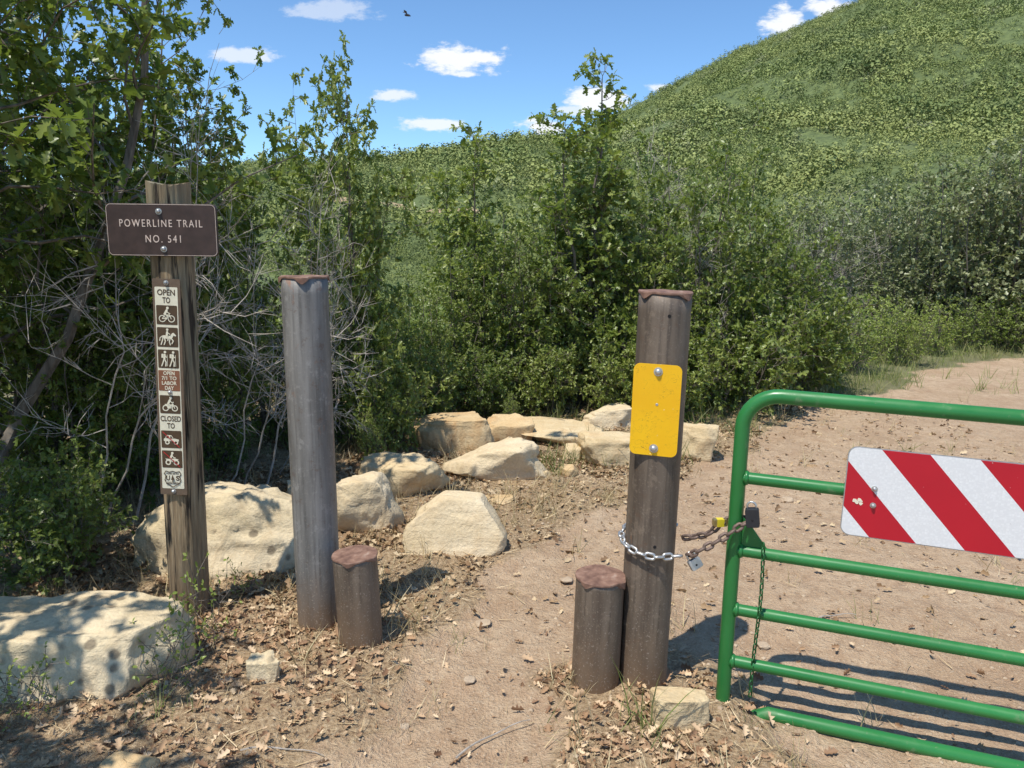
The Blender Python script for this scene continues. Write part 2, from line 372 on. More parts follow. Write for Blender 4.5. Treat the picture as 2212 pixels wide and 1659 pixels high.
VAR = {
 'A': grow(1, 3., 1.45, 8, .14, 7, 8, .066, prof=.3, bottom=.08, low=.5, up=.1, wobk=1.4),
 'B': grow(2, 3., 1.55, 9, .15, 7, 8, .068, T=LEAFS, prof=.3, bottom=.08, low=.5, up=.1, wobk=1.4),
 'C': grow(3, 3., .75, 4, .085, 6, 7, .068, bottom=.2, prof=.6, low=.45, wobk=1.4),
 'T': grow(13, 3., 1.1, 5, .08, 7, 9, .072, bottom=.3, prof=.15, low=.7, droop=.08, wobk=1.5),
 'D': grow(4, 1.2, 1.05, 11, .08, 6, 8, .058, r0=.012, bottom=.06, prof=.4),
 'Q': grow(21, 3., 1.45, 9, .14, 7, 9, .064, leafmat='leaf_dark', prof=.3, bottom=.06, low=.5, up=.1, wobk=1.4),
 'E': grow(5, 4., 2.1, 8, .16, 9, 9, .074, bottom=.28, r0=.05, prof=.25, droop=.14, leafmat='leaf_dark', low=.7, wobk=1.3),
 'F': grow(6, 3., 1.6, 10, .15, 6, 8, .08, T=LEAFS, leafmat='leaf_grey', prof=.35, bottom=.06),
 'G': grow(7, 2.4, 1.5, 3, .14, 6, 0, r0=.012, barkmat='deadwood', bottom=.3, lean=(.6, 0), tw=(.12, .3), wobk=2.2, up=.1),
 'S': grow(8, .4, .42, 4, .06, 3, 4, .034, T=OVAL, leafmat='leaf_bright', r0=.003, base_r=.04, bottom=.2),
 'K': grow(9, 1.3, 1.0, 10, .09, 5, 8, .045, T=OVAL, leafmat='leaf_bright', r0=.012, bottom=.08),
}

# ------------------------------------------------------------------ terrain
def prof(pts):
    us = []; ss = []
    for px, py in pts:
        d = ray(px, py); us.append(d.x/d.y); ss.append(d.z/d.y)
    return np.array(us), np.array(ss)
P1 = prof([(-900, 500), (-300, 430), (300, 372), (560, 350), (700, 355), (860, 345), (960, 330), (1050, 315), (1110, 302), (1200, 305), (1330, 345), (1500, 410), (1800, 470), (2600, 490)])
P2 = prof([(-400, 520), (600, 440), (1000, 395), (1200, 328), (1310, 264), (1400, 213), (1500, 158), (1600, 106), (1700, 64), (1830, 10), (2000, -54), (2212, -105), (2500, -125), (3200, -60)])
def Hh(x, y):
    x = np.asarray(x, float); y = np.asarray(y, float)
    Y = np.maximum(y, .5); u = x/Y
    st = 9+8*sst(.25, .5, u)
    base = -8*sst(0, 1, (y-st)/40.)*(y > 3)
    far = sst(12, 40, y)
    n = (fbm(x/14, y/14, 4, 3)-.47)*3*far
    near = ((fbm(x*.7, y*.7, 3, 1)-.45)*.05+(fbm(x*5, y*5, 3, 2)-.45)*.022)*(1-far)
    near = near-.03*sst(.75, .95, x)*(1-sst(2.7, 3.3, y))
    z1 = 1.6+np.interp(u, *P1)*230; z2 = 1.6+np.interp(u, *P2)*480
    a = np.clip((y-50)/180., 0, 1); r1 = -8+(z1+8)*(a**1.1)-np.maximum(y-230, 0)*.3
    a2 = np.clip((y-80)/400., 0, 1); r2 = -8+(z2+8)*(a2**1.05)-np.maximum(y-480, 0)*.35
    big = (fbm(x/60, y/60, 4, 7)-.47)
    r2 = r2+big*24*sst(90, 200, y)*(1-sst(400, 480, y)*.8)
    r1 = r1+(fbm(x/35, y/35, 3, 8)-.47)*10*sst(60, 120, y)*(1-sst(190, 230, y)*.7)
    return np.where(y > 50, np.maximum(r1, r2), base)+n*(1-sst(60, 120, y))+near
def hz(x, y): return float(Hh(np.array([x]), np.array([y]))[0])
def hit(px, py):
    d = ray(px, py); d = d/d.y; ts = np.linspace(45, 470, 1700); z = 1.6+d.z*ts; h = Hh(d.x*ts, ts)
    k = np.argmax(h >= z); return np.array([d.x*ts[k], ts[k]])
TRK = [np.array([hit(*p) for p in seg]) for seg in ([(720, 434), (760, 436), (830, 441), (880, 452), (950, 462), (1040, 458), (1090, 466)],)]

def gpoly(pts): return np.array([[ground(*p).x, ground(*p).y] for p in pts])
PATH = gpoly([(650, 2300), (690, 1659), (750, 1560), (820, 1460), (870, 1370), (960, 1290), (1060, 1220), (1200, 1165), (1330, 1090), (1480, 1035), (1570, 1000), (1650, 930), (1760, 880), (1900, 850), (2010, 800), (2240, 765), (3200, 745), (4600, 1500), (4600, 2300)])
PATCH = gpoly([(1050, 2000), (1120, 1640), (1180, 1540), (1225, 1440), (1240, 1330), (1470, 1310), (1500, 1400), (1560, 1490), (1800, 1620), (1900, 1800), (1900, 2000)])
def inside(P, x, y):
    r = np.zeros(x.shape, bool); n = len(P)
    for i in range(n):
        x0, y0 = P[i]; x1, y1 = P[(i+1) % n]
        if y0 == y1: continue
        c = ((y0 > y) != (y1 > y)) & (x < (x1-x0)*(y-y0)/(y1-y0)+x0); r ^= c
    return r
def litter(x, y):
    jx = (fbm(x*3, y*3, 3, 11)-.47)*.5; jy = (fbm(x*3, y*3, 3, 12)-.47)*.5
    acc = 0
    for k in range(6):
        a = k*1.047; q = x+jx+.07*math.cos(a); w = y+jy+.07*math.sin(a)
        acc = acc+(1-(inside(PATH, q, w) & ~inside(PATCH, q, w)))
    return acc/6.
def grid_mesh(name, X, Y, Z, extra=None):
    a, b_ = X.shape; co = np.stack([X, Y, Z], -1).reshape(-1, 3)
    me = bpy.data.meshes.new(name); me.vertices.add(a*b_); me.vertices.foreach_set('co', co.ravel().astype(np.float32))
    i = np.arange(a*b_).reshape(a, b_); q = np.stack([i[:-1, :-1], i[:-1, 1:], i[1:, 1:], i[1:, :-1]], -1).reshape(-1)
    me.loops.add(len(q)); me.loops.foreach_set('vertex_index', q.astype(np.int32)); nf = len(q)//4
    me.polygons.add(nf); me.polygons.foreach_set('loop_start', np.arange(0, nf*4, 4, dtype=np.int32)); me.update(calc_edges=True)
    me.polygons.foreach_set('use_smooth', np.ones(nf, bool))
    if extra is not None:
        t = me.attributes.new('litter', 'FLOAT', 'POINT'); t.data.foreach_set('value', extra.ravel().astype(np.float32))
    return me
def lump(x, y, L): return L*(fbm(x*9, y*9, 3, 20)-.3)*.05+.012*L-.004+(1-L)*(fbm(x*16, y*16, 3, 24)-.45)*.022
xs = np.concatenate([-np.geomspace(60, 4.1, 30), np.arange(-4, 5, .025), np.geomspace(5.1, 60, 40)])
ys = np.concatenate([-np.geomspace(30, 1, 12), np.arange(-.5, 1.5, .25), np.arange(1.6, 6.5, .025), np.arange(6.5, 17, .08)])
X, Y = np.meshgrid(xs, ys, indexing='xy')
L = litter(X, Y); Z = Hh(X, Y)+lump(X, Y, L)
me = grid_mesh('ground', X, Y, Z, L)
m, nt, b = M('dirt', rough=.95)
at_ = nd(nt, 'ShaderNodeAttribute', {'attribute_name': 'litter'}).outputs['Fac']
v = coords(nt)
n1 = noi(nt, v, 1.3, 5, .6); n2 = noi(nt, v, 14, 6, .7); n3 = noi(nt, v, 110, 3, .7); n4 = noi(nt, v, 60, 4, .65); n7 = noi(nt, v, 4.5, 5, .65)
dirt = ramp(nt, n1, [(.3, (.52, .355, .215)), (.7, (.68, .50, .325))])
dirt = mixc(nt, ramp(nt, n7, [(.36, .5), (.52, 0.)]), dirt, (.46, .285, .165))
dirt = mixc(nt, ramp(nt, n2, [(.40, .5), (.56, 0.)]), dirt, (.40, .25, .145))
dirt = mixc(nt, ramp(nt, n3, [(.57, 0.), (.68, .7)]), dirt, (.78, .64, .46))
dirt = mixc(nt, ramp(nt, n4, [(.34, .6), (.42, 0.)]), dirt, (.30, .18, .10))
lit = ramp(nt, n4, [(.3, (.20, .12, .065)), (.5, (.42, .29, .16)), (.7, (.64, .49, .31))])
yy = nd(nt, 'ShaderNodeSeparateXYZ', ins={0: v}).outputs[1]
lit = mixc(nt, ramp(nt, math_(nt, 'MULTIPLY', math_(nt, 'ADD', yy, n2), .1), [(.65, 0.), (.85, .9)]), lit, (.14, .16, .065))
c = mixc(nt, ramp(nt, math_(nt, 'ADD', at_, math_(nt, 'MULTIPLY_ADD', n2, .8, -.4)), [(.35, 0.), (.65, .9)]), dirt, lit)
setc(nt, b, c)
h = math_(nt, 'ADD', math_(nt, 'MULTIPLY', n2, 1.), math_(nt, 'MULTIPLY', n3, .4)); h = math_(nt, 'ADD', h, math_(nt, 'MULTIPLY', n4, .7))
setn(nt, b, bump(nt, h, .9, .038)); me.materials.append(m)
tag(link('ground', me), 'reddish tan dirt trail and road with leaf litter along the edges', 'ground', kind='structure')

uu = np.linspace(-1.6, 1.9, 260); YY = np.geomspace(15.5, 1100, 220)
Yg, Ug = np.meshgrid(YY, uu, indexing='ij'); Xg = Ug*Yg; Zg = Hh(Xg, Yg)-.06
me = grid_mesh('hills', Xg, Yg, Zg)
m, nt, b = M('hill_soil', rough=.95); v = coords(nt)
n1 = noi(nt, v, .03, 6, .6); n2 = noi(nt, v, .6, 5, .75)
c = ramp(nt, n2, [(.35, (.06, .085, .028)), (.6, (.13, .165, .05)), (.75, (.25, .26, .11))]); c = mixc(nt, ramp(nt, n1, [(.6, 0.), (.72, .4)]), c, (.24, .24, .12)); setc(nt, b, c)
me.materials.append(m)
tag(link('hills', me), 'scrub covered green hills behind the thicket', 'hills', kind='structure')
for T_ in TRK:
    P = []
    for i in range(len(T_)-1):
        for k in range(8): P.append(T_[i]*(1-k/8)+T_[i+1]*k/8)
    P.append(T_[-1]); P = np.array(P); k = np.ones(5)/5
    P = np.stack([np.convolve(np.pad(P[:, j], 2, 'edge'), k, 'valid') for j in (0, 1)], 1)
    W = np.linspace(-1, 1, 5); Xt = P[:, 0][:, None]+0*W; Yt = P[:, 1][:, None]+W*2.4*(.3+.9*vn(np.arange(len(P))*.5, 0)[:, None])
    me = grid_mesh('dirt_track', Xt, Yt, Hh(Xt, Yt)+.25); mt_, nt, b = M('track_dirt', rough=.95); setc(nt, b, ramp(nt, noi(nt, coords(nt), .9, 5, .7), [(.42, (.16, .16, .06)), (.50, (.40, .27, .15)), (.68, (.52, .40, .26))])); me.materials.append(mt_)
    tag(link('dirt_track', me), 'bare reddish dirt track crossing the lower hillside', 'track', kind='structure')
    TP = P

def scrub(name, n, y0, y1, ulo, uhi, s0, s1, K, q, label, seed, mat='scrub', power=2., thr=.25, hs=1., T=QUAD):
    rg = np.random.RandomState(seed)
    y = (rg.rand(n)*(y1**power-y0**power)+y0**power)**(1/power); u = ulo+(uhi-ulo)*rg.rand(n); x = u*y
    keep = fbm(x/25, y/25, 3, 31) > thr
    tu = TP[:, 0]/TP[:, 1]; o = np.argsort(tu); ty = np.interp(u, tu[o], TP[o, 1])
    keep &= ~((u > tu.min()) & (u < tu.max()) & (y > ty-5) & (y < ty+2))
    x = x[keep]; y = y[keep]; n = len(x); z = Hh(x, y)-.06
    s = (s0+(s1-s0)*rg.rand(n)**1.5)*(.6+.8*vn(x/16, y/16, 5))
    d = rg.normal(size=(n, K, 3)); d[:, :, 2] = np.abs(d[:, :, 2]); d /= np.linalg.norm(d, axis=2, keepdims=True)
    rr = .65+.4*rg.rand(n, K, 1); asp = np.stack([s, s, s*(.75+.5*rg.rand(n))], -1)[:, None]
    pos = d*rr*asp*.5*np.array([1, 1, 1.6*hs])+np.stack([x, y, z], -1)[:, None]
    nr = d+rg.normal(size=(n, K, 3))*.35; ax = rg.normal(size=(n, K, 3))
    ax = ax-nr*(ax*nr).sum(2, keepdims=True)/(nr*nr).sum(2, keepdims=True)
    tint = np.clip(.75*rg.rand(n)[:, None]+.25*rg.rand(n, K), 0, 1)
    sz = np.repeat(s[:, None], K, 1)*q*(.6+.8*rg.rand(n, K))
    me = scatter(name, pos.reshape(-1, 3), ax.reshape(-1, 3), nr.reshape(-1, 3), sz.ravel(), tint.ravel(), T, MT[mat])
    tag(link(name, me), label, 'scrub', kind='stuff')
scrub('mountain_scrub', 30000, 150, 520, -.3, .75, 1.3, 4.0, 34, .15, 'dense low oak scrub covering the high slope on the right', 1, 'scrub_hazed', thr=.2, hs=1.1)
scrub('ridge_scrub', 11000, 95, 240, -.8, .85, 1.1, 3.2, 40, .13, 'dense green oak scrub covering the lower ridge behind the thicket', 2, hs=1.)
scrub('lower_scrub', 3600, 48, 100, -.8, .85, 1.1, 2.7, 140, .065, 'green oak scrub on the lowest slope above the dip', 3)
scrub('valley_scrub', 1000, 18, 50, -.8, .85, 1.2, 2.4, 300, .055, 'green oak scrub filling the dip just beyond the trailside thicket', 4, 'leaf', T=LEAFS)
scrub('undergrowth', 260, 9., 20, -.9, .18, .9, 1.7, 330, .06, 'leafy undergrowth on the ground deep inside the thicket', 5, 'leaf', thr=0, T=LEAFS)

# ------------------------------------------------------------------ shrubs
OG = 'oak shrubs beside the trail'
def shrub(var, px, Yd, ytop, ws, label, name='oak_shrub', cat='shrub', rot=None, group=OG):
    tr, cr, H = VAR[var]
    p = at(px, 620, Yd); g = hz(p.x, Yd); zt = at(px, ytop, Yd).z; s = (zt-g)/H
    t = thing(name, label, cat, (p.x, Yd, g), (0, 0, rot if rot is not None else random.random()*6.28), group)
    link('trunk', tr, t, scale=(s*ws, s*ws, s))
    if cr: link('crown', cr, t, scale=(s*ws, s*ws, s))
    return t
random.seed(11)
def tree_at(var, x, y, H_, ws, label, rot=0., name='oak_tree', cat='tree'):
    tr, cr, H = VAR[var]; s = H_/H
    t = thing(name, label, cat, (x, y, hz(x, y)), (0, 0, rot), 'oak trees on the left'); link('trunk', tr, t, scale=(s*ws, s*ws, s)); link('crown', cr, t, scale=(s*ws, s*ws, s)); return t
tree_at('E', -2.9, 3.75, 4.3, 1., 'tall leafy oak whose branches fill the upper left corner of the view', .6)
tree_at('E', -3.05, 1.4, 4.0, .85, 'oak at the left edge nearest the viewer, shading the lichen covered slab', 2.4)
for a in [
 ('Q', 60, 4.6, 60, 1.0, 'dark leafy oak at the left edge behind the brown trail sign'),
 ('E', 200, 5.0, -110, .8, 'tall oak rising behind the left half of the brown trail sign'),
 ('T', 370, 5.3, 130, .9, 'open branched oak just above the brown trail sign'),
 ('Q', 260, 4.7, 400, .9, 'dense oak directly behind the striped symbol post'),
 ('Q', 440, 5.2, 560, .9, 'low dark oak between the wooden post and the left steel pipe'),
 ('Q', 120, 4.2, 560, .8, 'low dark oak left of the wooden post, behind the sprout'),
 ('C', 500, 6.2, 320, 1., 'airy oak to the right of the brown sign with sky above it'),
 ('A', 560, 6.0, 530, .9, 'oak filling the gap right of the brown sign'),
 ('Q', 680, 5.8, 620, .9, 'dense oak directly behind the tall left steel pipe'),
 ('T', 745, 6.0, 165, .66, 'tall oak with a square leafy top, above and right of the left pipe'),
 ('A', 800, 6.6, 560, .9, 'leafy oak at the foot of the tall square topped oak'),
 ('D', 820, 5.8, 760, .8, 'low leafy oak just right of the left pipe, behind the sandstone row'),
 ('B', 880, 7.2, 600, .9, 'rounded green oak left of the centre behind the orange boulder'),
 ('C', 1010, 7.8, 270, 1., 'slender oak with a thin pointed top near the centre'),
 ('A', 980, 7.3, 540, .9, 'full oak around the foot of the slender central oak'),
 ('B', 1080, 7.6, 450, .9, 'full green oak at the centre behind the flat boulders'),
 ('A', 1170, 7.5, 400, .9, 'full green oak left of the tallest spire'),
 ('C', 1270, 7.5, 122, 1.1, 'tallest slender oak spire standing up against the sky at the centre'),
 ('B', 1270, 7.7, 370, .8, 'full oak at the foot of the tall spire'),
 ('A', 1350, 7.6, 420, .9, 'full oak straight behind the gap left of the yellow plate pipe'),
 ('B', 1430, 8.0, 300, .9, 'tall full oak rising straight behind the yellow plate pipe'),
 ('A', 1520, 8.0, 285, .9, 'tall full oak to the right of the yellow plate pipe'),
 ('B', 1620, 8.3, 340, .85, 'full oak at the right end of the big central thicket'),
 ('A', 1700, 8.7, 460, .85, 'medium oak where the thicket meets the dirt road'),
 ('B', 1500, 7.5, 520, .8, 'shorter full oak in front of the tall oaks right of the pipe'),
 ('D', 1450, 7.1, 710, 1., 'low oak skirt beside the right pipe at thicket foot'),
 ('D', 1600, 7.5, 640, 1., 'low oak skirt in front of the thicket, above the gate corner'),
 ('D', 1720, 8.3, 620, 1., 'low oak skirt at the thicket corner by the road bend'),
 ('D', 1330, 7.1, 740, .9, 'low oak behind the boulder left of the yellow plate'),
 ('D', 1190, 7.1, 740, .9, 'low oak behind the flat topped yellow slab'),
 ('D', 1040, 7.0, 760, 1., 'low leafy oak immediately behind the orange boulder'),
 ('D', 900, 6.6, 760, 1., 'low leafy oak at the left rear of the orange boulder'),
 ('F', 1980, 14., 420, 1., 'hazy grey green oak across the road at right'),
 ('F', 2090, 13.4, 350, 1., 'broad grey green oak across the road, second from the right edge'),
 ('F', 2210, 13., 290, 1., 'grey green oak at the right edge across the road'),
 ('F', 2360, 13., 270, 1., 'grey green oak partly cut off by the right edge'),
 ('F', 1820, 15., 470, 1., 'grey green oak behind the low bright bushes, left of the road end'),
 ('F', 1740, 13., 440, 1., 'pale grey green oak showing above the right end of the thicket'),
 ('F', 1900, 17., 400, 1., 'pale grey green oak farthest back in the gap by the road end'),
 ('B', 2150, 14.5, 380, .8, 'greener oak between the two rightmost grey green oaks'),
]: shrub(*a)
for a in [
 ('K', 1790, 9.2, 690, 1., 'bright green bush at the bend of the dirt road'),
 ('K', 1850, 9.9, 660, 1.1, 'bright green bush second along the far edge of the dirt road'),
 ('K', 1920, 11., 650, 1.2, 'bright green bush just left of the round roadside bush'),
 ('K', 1965, 10.6, 675, .9, 'round bright green bush standing forward onto the road edge'),
 ('K', 2030, 11.9, 660, 1.2, 'bright green bush just right of the round roadside bush'),
 ('K', 2110, 12.4, 650, 1.2, 'bright green bush second from the right edge beyond the road'),
 ('K', 2195, 12.5, 640, 1.2, 'low green bush at the right edge beyond the road'),
 ('K', 2290, 12.3, 640, 1.2, 'low green bush partly past the right edge beyond the road'),
 ('K', 800, 5.4, 890, .7, 'small leafed green bush at the back of the row of sandstone blocks'),
 ('K', 1110, 6.7, 850, .7, 'small leafed green bush drooping over the orange boulder'),
]: shrub(*a, name='green_bush', cat='bush', group='bright green bushes')
for a in [
 ('G', 490, 4.6, 350, .85, 'bleached dead shrub with bare twigs right of the trail sign', 0.),
 ('G', 620, 5.1, 480, .7, 'bare grey shrub behind the left steel pipe', 5.8),
 ('G', 1700, 12.5, 450, 1.2, 'bare grey shrub above the right end of the thicket', 1.),
 ('G', 1850, 14, 440, 1.3, 'pale leafless shrub in the gap left of the far oaks', 4.),
 ('G', 1790, 12.8, 470, 1.2, 'pale leafless shrub behind the bushes at the road bend', 2.6),
 ('G', 1480, 7.4, 290, .7, 'bare twigs poking out of the oak right of the yellow plate', 2.),
 ('G', 170, 4.0, 180, .8, 'leafless pale branches tangled above and left of the trail sign', .2),
]: shrub(*a[:6], name='dead_shrub', cat='dead shrub', rot=a[6], group='bare dead shrubs')
for (px, py, yt, ws, lb, vr) in [
 (120, 1250, 1000, 1., 'leafy oak sprout at the left edge behind the lichen slab', 'D'),
 (440, 1400, 1250, .8, 'small bright green seedling in front of the wooden post', 'S'),
 (375, 1500, 1360, .9, 'small green seedling with thin stems beside the lichen slab', 'S'),
 (520, 1290, 1225, .8, 'tiny green seedling between the wooden post and left pipe', 'S'),
 (70, 1560, 1440, 1.0, 'thin leafy seedling in front of the lichen slab', 'S'),
]:
    g = ground(px, py); tr, cr, H = VAR[vr]; s = max(.1, at(px, yt, g.y).z)/H
    t = thing('seedling', lb, 'seedling', (g.x, g.y, hz(g.x, g.y)), (0, 0, random.random()*6), 'small green sprouts'); link('trunk', tr, t, scale=(s*ws, s*ws, s)); link('crown', cr, t, scale=(s*ws, s*ws, s))

# ------------------------------------------------------------------ rocks
def rock(x0, x1, yt, yb, df, seed, label, mat='stone', cuts=11, box=.62, name='boulder', sub=5, extra=(), rough=.07, lo_=.60, group='sandstone boulders by the trail', topk=.7, top=.62, sink=.28, minh=.04):
    rg = random.Random(seed)
    gl = ground(x0, yb); gr = ground(x1, yb); w = gr.x-gl.x; g = ground((x0+x1)/2, yb); d = w*df; Yc = g.y+d/2
    zt = at((x0+x1)/2, yt, g.y+d*topk).z; h = max(zt, minh)
    bm = bmesh.new(); bmesh.ops.create_icosphere(bm, subdivisions=sub, radius=1)
    pl = []
    for i in range(cuts):
        n = Vector((rg.gauss(0, 1), rg.gauss(0, 1), rg.gauss(0, .8))).normalized(); pl.append((n, rg.uniform(lo_, .90)))
    pl.append((Vector((rg.uniform(-.15, .15), rg.uniform(-.25, .1), 1)).normalized(), top))
    for e in extra: pl.append((Vector(e[:3]).normalized(), e[3]))
    off = Vector((seed*3.1, seed*1.7, 0))
    for vtx in bm.verts:
        p = vtx.co.copy(); p = Vector([math.copysign(abs(c_)**box, c_) for c_ in p])
        for n, o in pl:
            q = p.dot(n)-o
            if q > 0: p -= n*q*.96
        nn = p.normalized()
        p += nn*(mn.fractal(p*1.6+off, 1., 2., 4)*rough*1.5+mn.fractal(p*5+off, 1., 2., 4)*rough*.7)
        st = mn.noise(Vector((p.x*.6, p.y*.6, p.z*7))+off); p += Vector((nn.x, nn.y, 0))*st*rough*.7
        vtx.co = p
    A = np.array([v_.co[:] for v_ in bm.verts]); lo, hi = A.min(0), A.max(0)
    tot = h/(1-sink); sc = Vector((w/(hi[0]-lo[0]), d/(hi[1]-lo[1]), tot/(hi[2]-lo[2])))
    for vtx in bm.verts:
        p = vtx.co; vtx.co = Vector(((p.x-(hi[0]+lo[0])/2)*sc.x, (p.y-(hi[1]+lo[1])/2)*sc.y, (p.z-lo[2])*sc.z-tot*sink))
    me = bpy.data.meshes.new(name); bm.to_mesh(me); bm.free(); me.materials.append(MT[mat])
    me.polygons.foreach_set('use_smooth', [True]*len(me.polygons))
    o = link(name, me, None, (g.x, Yc, hz(g.x, Yc)), (0, 0, 0)); tag(o, label, 'rock', group); return o
rock(222, 655, 1035, 1262, .62, 1, 'largest pale boulder, behind the wooden post and left pipe', 'stone_lichen', 5, .75, extra=((-1, -.2, .8, .80), (.3, -1, .6, .72)), rough=.08, lo_=.78, top=.72, sink=.4)
rock(-260, 348, 1292, 1540, .5, 2, 'broad flat lichen spotted slab in the lower left corner', 'stone_lichen', 5, .62, extra=((0, 0, 1, .6), (.2, -1, .5, .8)), rough=.06, lo_=.8, sink=.5, topk=.75)
rock(528, 604, 1405, 1486, .7, 3, 'small shaded stone in front of the left pipe foot', 'stone_lichen', name='rock', sink=.5)
rock(680, 862, 1015, 1165, .7, 4, 'blocky pale sandstone just right of the left pipe', 'stone_pale', extra=((1, 0, .7, .7),))
rock(605, 710, 1030, 1120, .7, 24, 'pale stone peeking out between the big boulder and left pipe', 'stone_pale', name='rock')
rock(762, 968, 975, 1080, .6, 5, 'rounded tan sandstone block above the left short pipe stub', 'stone', box=.55)
rock(950, 1195, 942, 1045, .5, 6, 'long pale wedge shaped sandstone slab near the centre', 'stone_pale', extra=((-.6, 0, 1, .45),), rough=.06)
rock(860, 1072, 884, 980, .6, 7, 'squared orange sandstone block at the thicket foot', 'stone_orange', 5, .36, lo_=.75)
rock(1030, 1155, 890, 965, .6, 17, 'orange sandstone block partly hidden by grass', 'stone_orange', 7, .5)
rock(1105, 1315, 903, 972, .8, 8, 'flat topped pale yellow slab in the back row', 'stone', 6, .45, extra=((0, -.3, 1, .4),))
rock(1250, 1390, 872, 932, .7, 9, 'grey brown boulder at the back, left of the yellow plate', 'stone_pale')
rock(1250, 1395, 930, 1015, .7, 10, 'tan boulder touching the left side of the yellow plate pipe', 'stone')
rock(1445, 1560, 910, 1004, .8, 11, 'tan boulder showing to the right of the yellow plate pipe', 'stone')
rock(866, 1096, 1066, 1203, .42, 12, 'flat faced wedge of sandstone alone beside the trail', 'stone_pale', 2, .6, extra=((-1, 0, .95, .50), (1, 0, .5, .76), (0, -1, .7, .35), (.1, -.2, 1, .62)), rough=.035, sink=.22)
rock(1212, 1262, 958, 1002, .8, 13, 'small upright tan stone at the end of the long pale slab', 'stone', name='rock', sub=4)
rock(1154, 1192, 1010, 1036, .8, 14, 'small stone left of a pair, in front of the back row', 'stone', name='rock', sub=4)
rock(1210, 1252, 1000, 1034, .8, 15, 'small stone right of a pair, in front of the back row', 'stone_orange', name='rock', sub=4)
rock(1030, 1112, 1068, 1096, .8, 16, 'low half buried stone right behind the lone wedge', 'stone_orange', name='rock', sub=4)
rock(1410, 1537, 1488, 1588, .6, 18, 'squarish tan stone at the foot of the tall right pipe', 'stone', 5, .42, name='rock', lo_=.8)
rock(190, 330, 1632, 1700, .6, 19, 'reddish stone half sunk in leaves at the bottom left edge', 'stone_orange', name='rock', sub=4, sink=.6)
for i, (a, b_, c_, d_, lb) in enumerate([(1000, 1028, 1460, 1480, 'grey pebble on the bare trail between the short stubs'), (1024, 1060, 1340, 1355, 'flat pale pebble on the trail behind the left stub'),
    (1210, 1240, 1242, 1256, 'tan pebble left of the right short stub'),
    (1640, 1668, 1378, 1392, 'tan pebble on the road behind the green gate'), (1690, 1716, 1070, 1082, 'pale chip of stone on the road left of the striped panel'),
    (862, 884, 1562, 1574, 'brown pebble low on the left side of the trail')]):
    rock(a, b_, c_, d_, .9, 40+i, lb, 'pebble', 9, .6, 'pebble', 3, group='loose pebbles on the trail', minh=.012, sink=.4, rough=.1)

# ------------------------------------------------------------------ ground cover
def samp(n, x0, x1, y0, y1, rg): return rg.uniform(x0, x1, n), rg.uniform(y0, y1, n)
def gz(x, y): return Hh(x, y)+lump(x, y, litter(x, y))
rg = np.random.RandomState(8)
x, y = samp(150000, -3.4, 4.2, 1.7, 8.2, rg); l = litter(x, y)
near_post = np.exp(-((x+.75)**2+(y-2.9)**2)/.18)+np.exp(-((x-.4)**2+(y-2.45)**2)/.14)+np.exp(-((x+1.4)**2+(y-2.6)**2)/.4)
k = (rg.rand(len(x)) < np.where(l > .5, .14+.85*sst(.38, .62, fbm(x*2, y*2, 4, 50))+near_post*.3, .03+.02*near_post)); x = x[k]; y = y[k]; n = len(x)
z = gz(x, y)+.003+.011*rg.rand(n)
ax = rg.normal(size=(n, 3)); ax[:, 2] *= .4; nr = rg.normal(size=(n, 3))*.55; nr[:, 2] += 1
nf = y < 3.1; P3 = np.stack([x, y, z], 1); sz = .013+.036*rg.rand(n)**1.5; tn = rg.rand(n)**1.15
tag(link('leaf_litter', scatter('leaf_litter', P3[nf], ax[nf], nr[nf], sz[nf], tn[nf], curl(LEAF), MT['litter'])), 'dry brown oak leaves strewn along the near trail edges', 'leaf litter', kind='stuff')
tag(link('leaf_litter', scatter('leaf_litter', P3[~nf], ax[~nf], nr[~nf], sz[~nf]*1.2, tn[~nf], curl(LEAFS), MT['litter'])), 'dry brown oak leaves strewn around and behind the boulders', 'leaf litter', kind='stuff')
x, y = samp(60000, -3.4, 4.2, 1.7, 8.2, rg); l = litter(x, y); k = (rg.rand(len(x)) < np.where(l > .5, .45, .03)); x = x[k]; y = y[k]; n = len(x)
ax = rg.normal(size=(n, 3)); ax[:, 2] = np.abs(ax[:, 2])*.15; nr = rg.normal(size=(n, 3))*.3; nr[:, 2] += 1
tag(link('straw_debris', scatter('straw_debris', np.stack([x, y, gz(x, y)+.006+.008*rg.rand(n)], 1), ax, nr, .03+.07*rg.rand(n)**2, rg.rand(n), (BL[0]*np.array([1.4, 1, .3]), BL[1]), MT['straw'])), 'broken straw and grass stalks lying among the dead leaves', 'straw', kind='stuff')
def tufts(name, n, xr, yr, acc, nb, h0, h1, mat, label, seed):
    rg = np.random.RandomState(seed); x, y = samp(n, *xr, *yr, rg); k = rg.rand(n) < acc(x, y); x = x[k]; y = y[k]; n = len(x)
    hh = h0+(h1-h0)*rg.rand(n)**1.6
    X_ = np.repeat(x, nb)+rg.normal(size=n*nb)*.03; Y_ = np.repeat(y, nb)+rg.normal(size=n*nb)*.03; N = n*nb
    ax = rg.normal(size=(N, 3))*.38; ax[:, 2] = 1; nr = rg.normal(size=(N, 3)); nr[:, 2] = .1
    sz = np.repeat(hh, nb)*(.5+.6*rg.rand(N))
    me = scatter(name, np.stack([X_, Y_, gz(X_, Y_)-.005], 1), ax, nr, sz, rg.rand(N), BL, MT[mat])
    tag(link(name, me), label, 'grass', kind='stuff')
tufts('dry_grass', 9500, (-3.2, 5), (1.8, 8.5), lambda x, y: np.where(litter(x, y) > .5, .7*sst(.40, .56, fbm(x*1.6, y*1.6, 3, 60)), .03), 9, .06, .2, 'straw', 'straw coloured dry grass in thin tufts along the trail edges', 1)
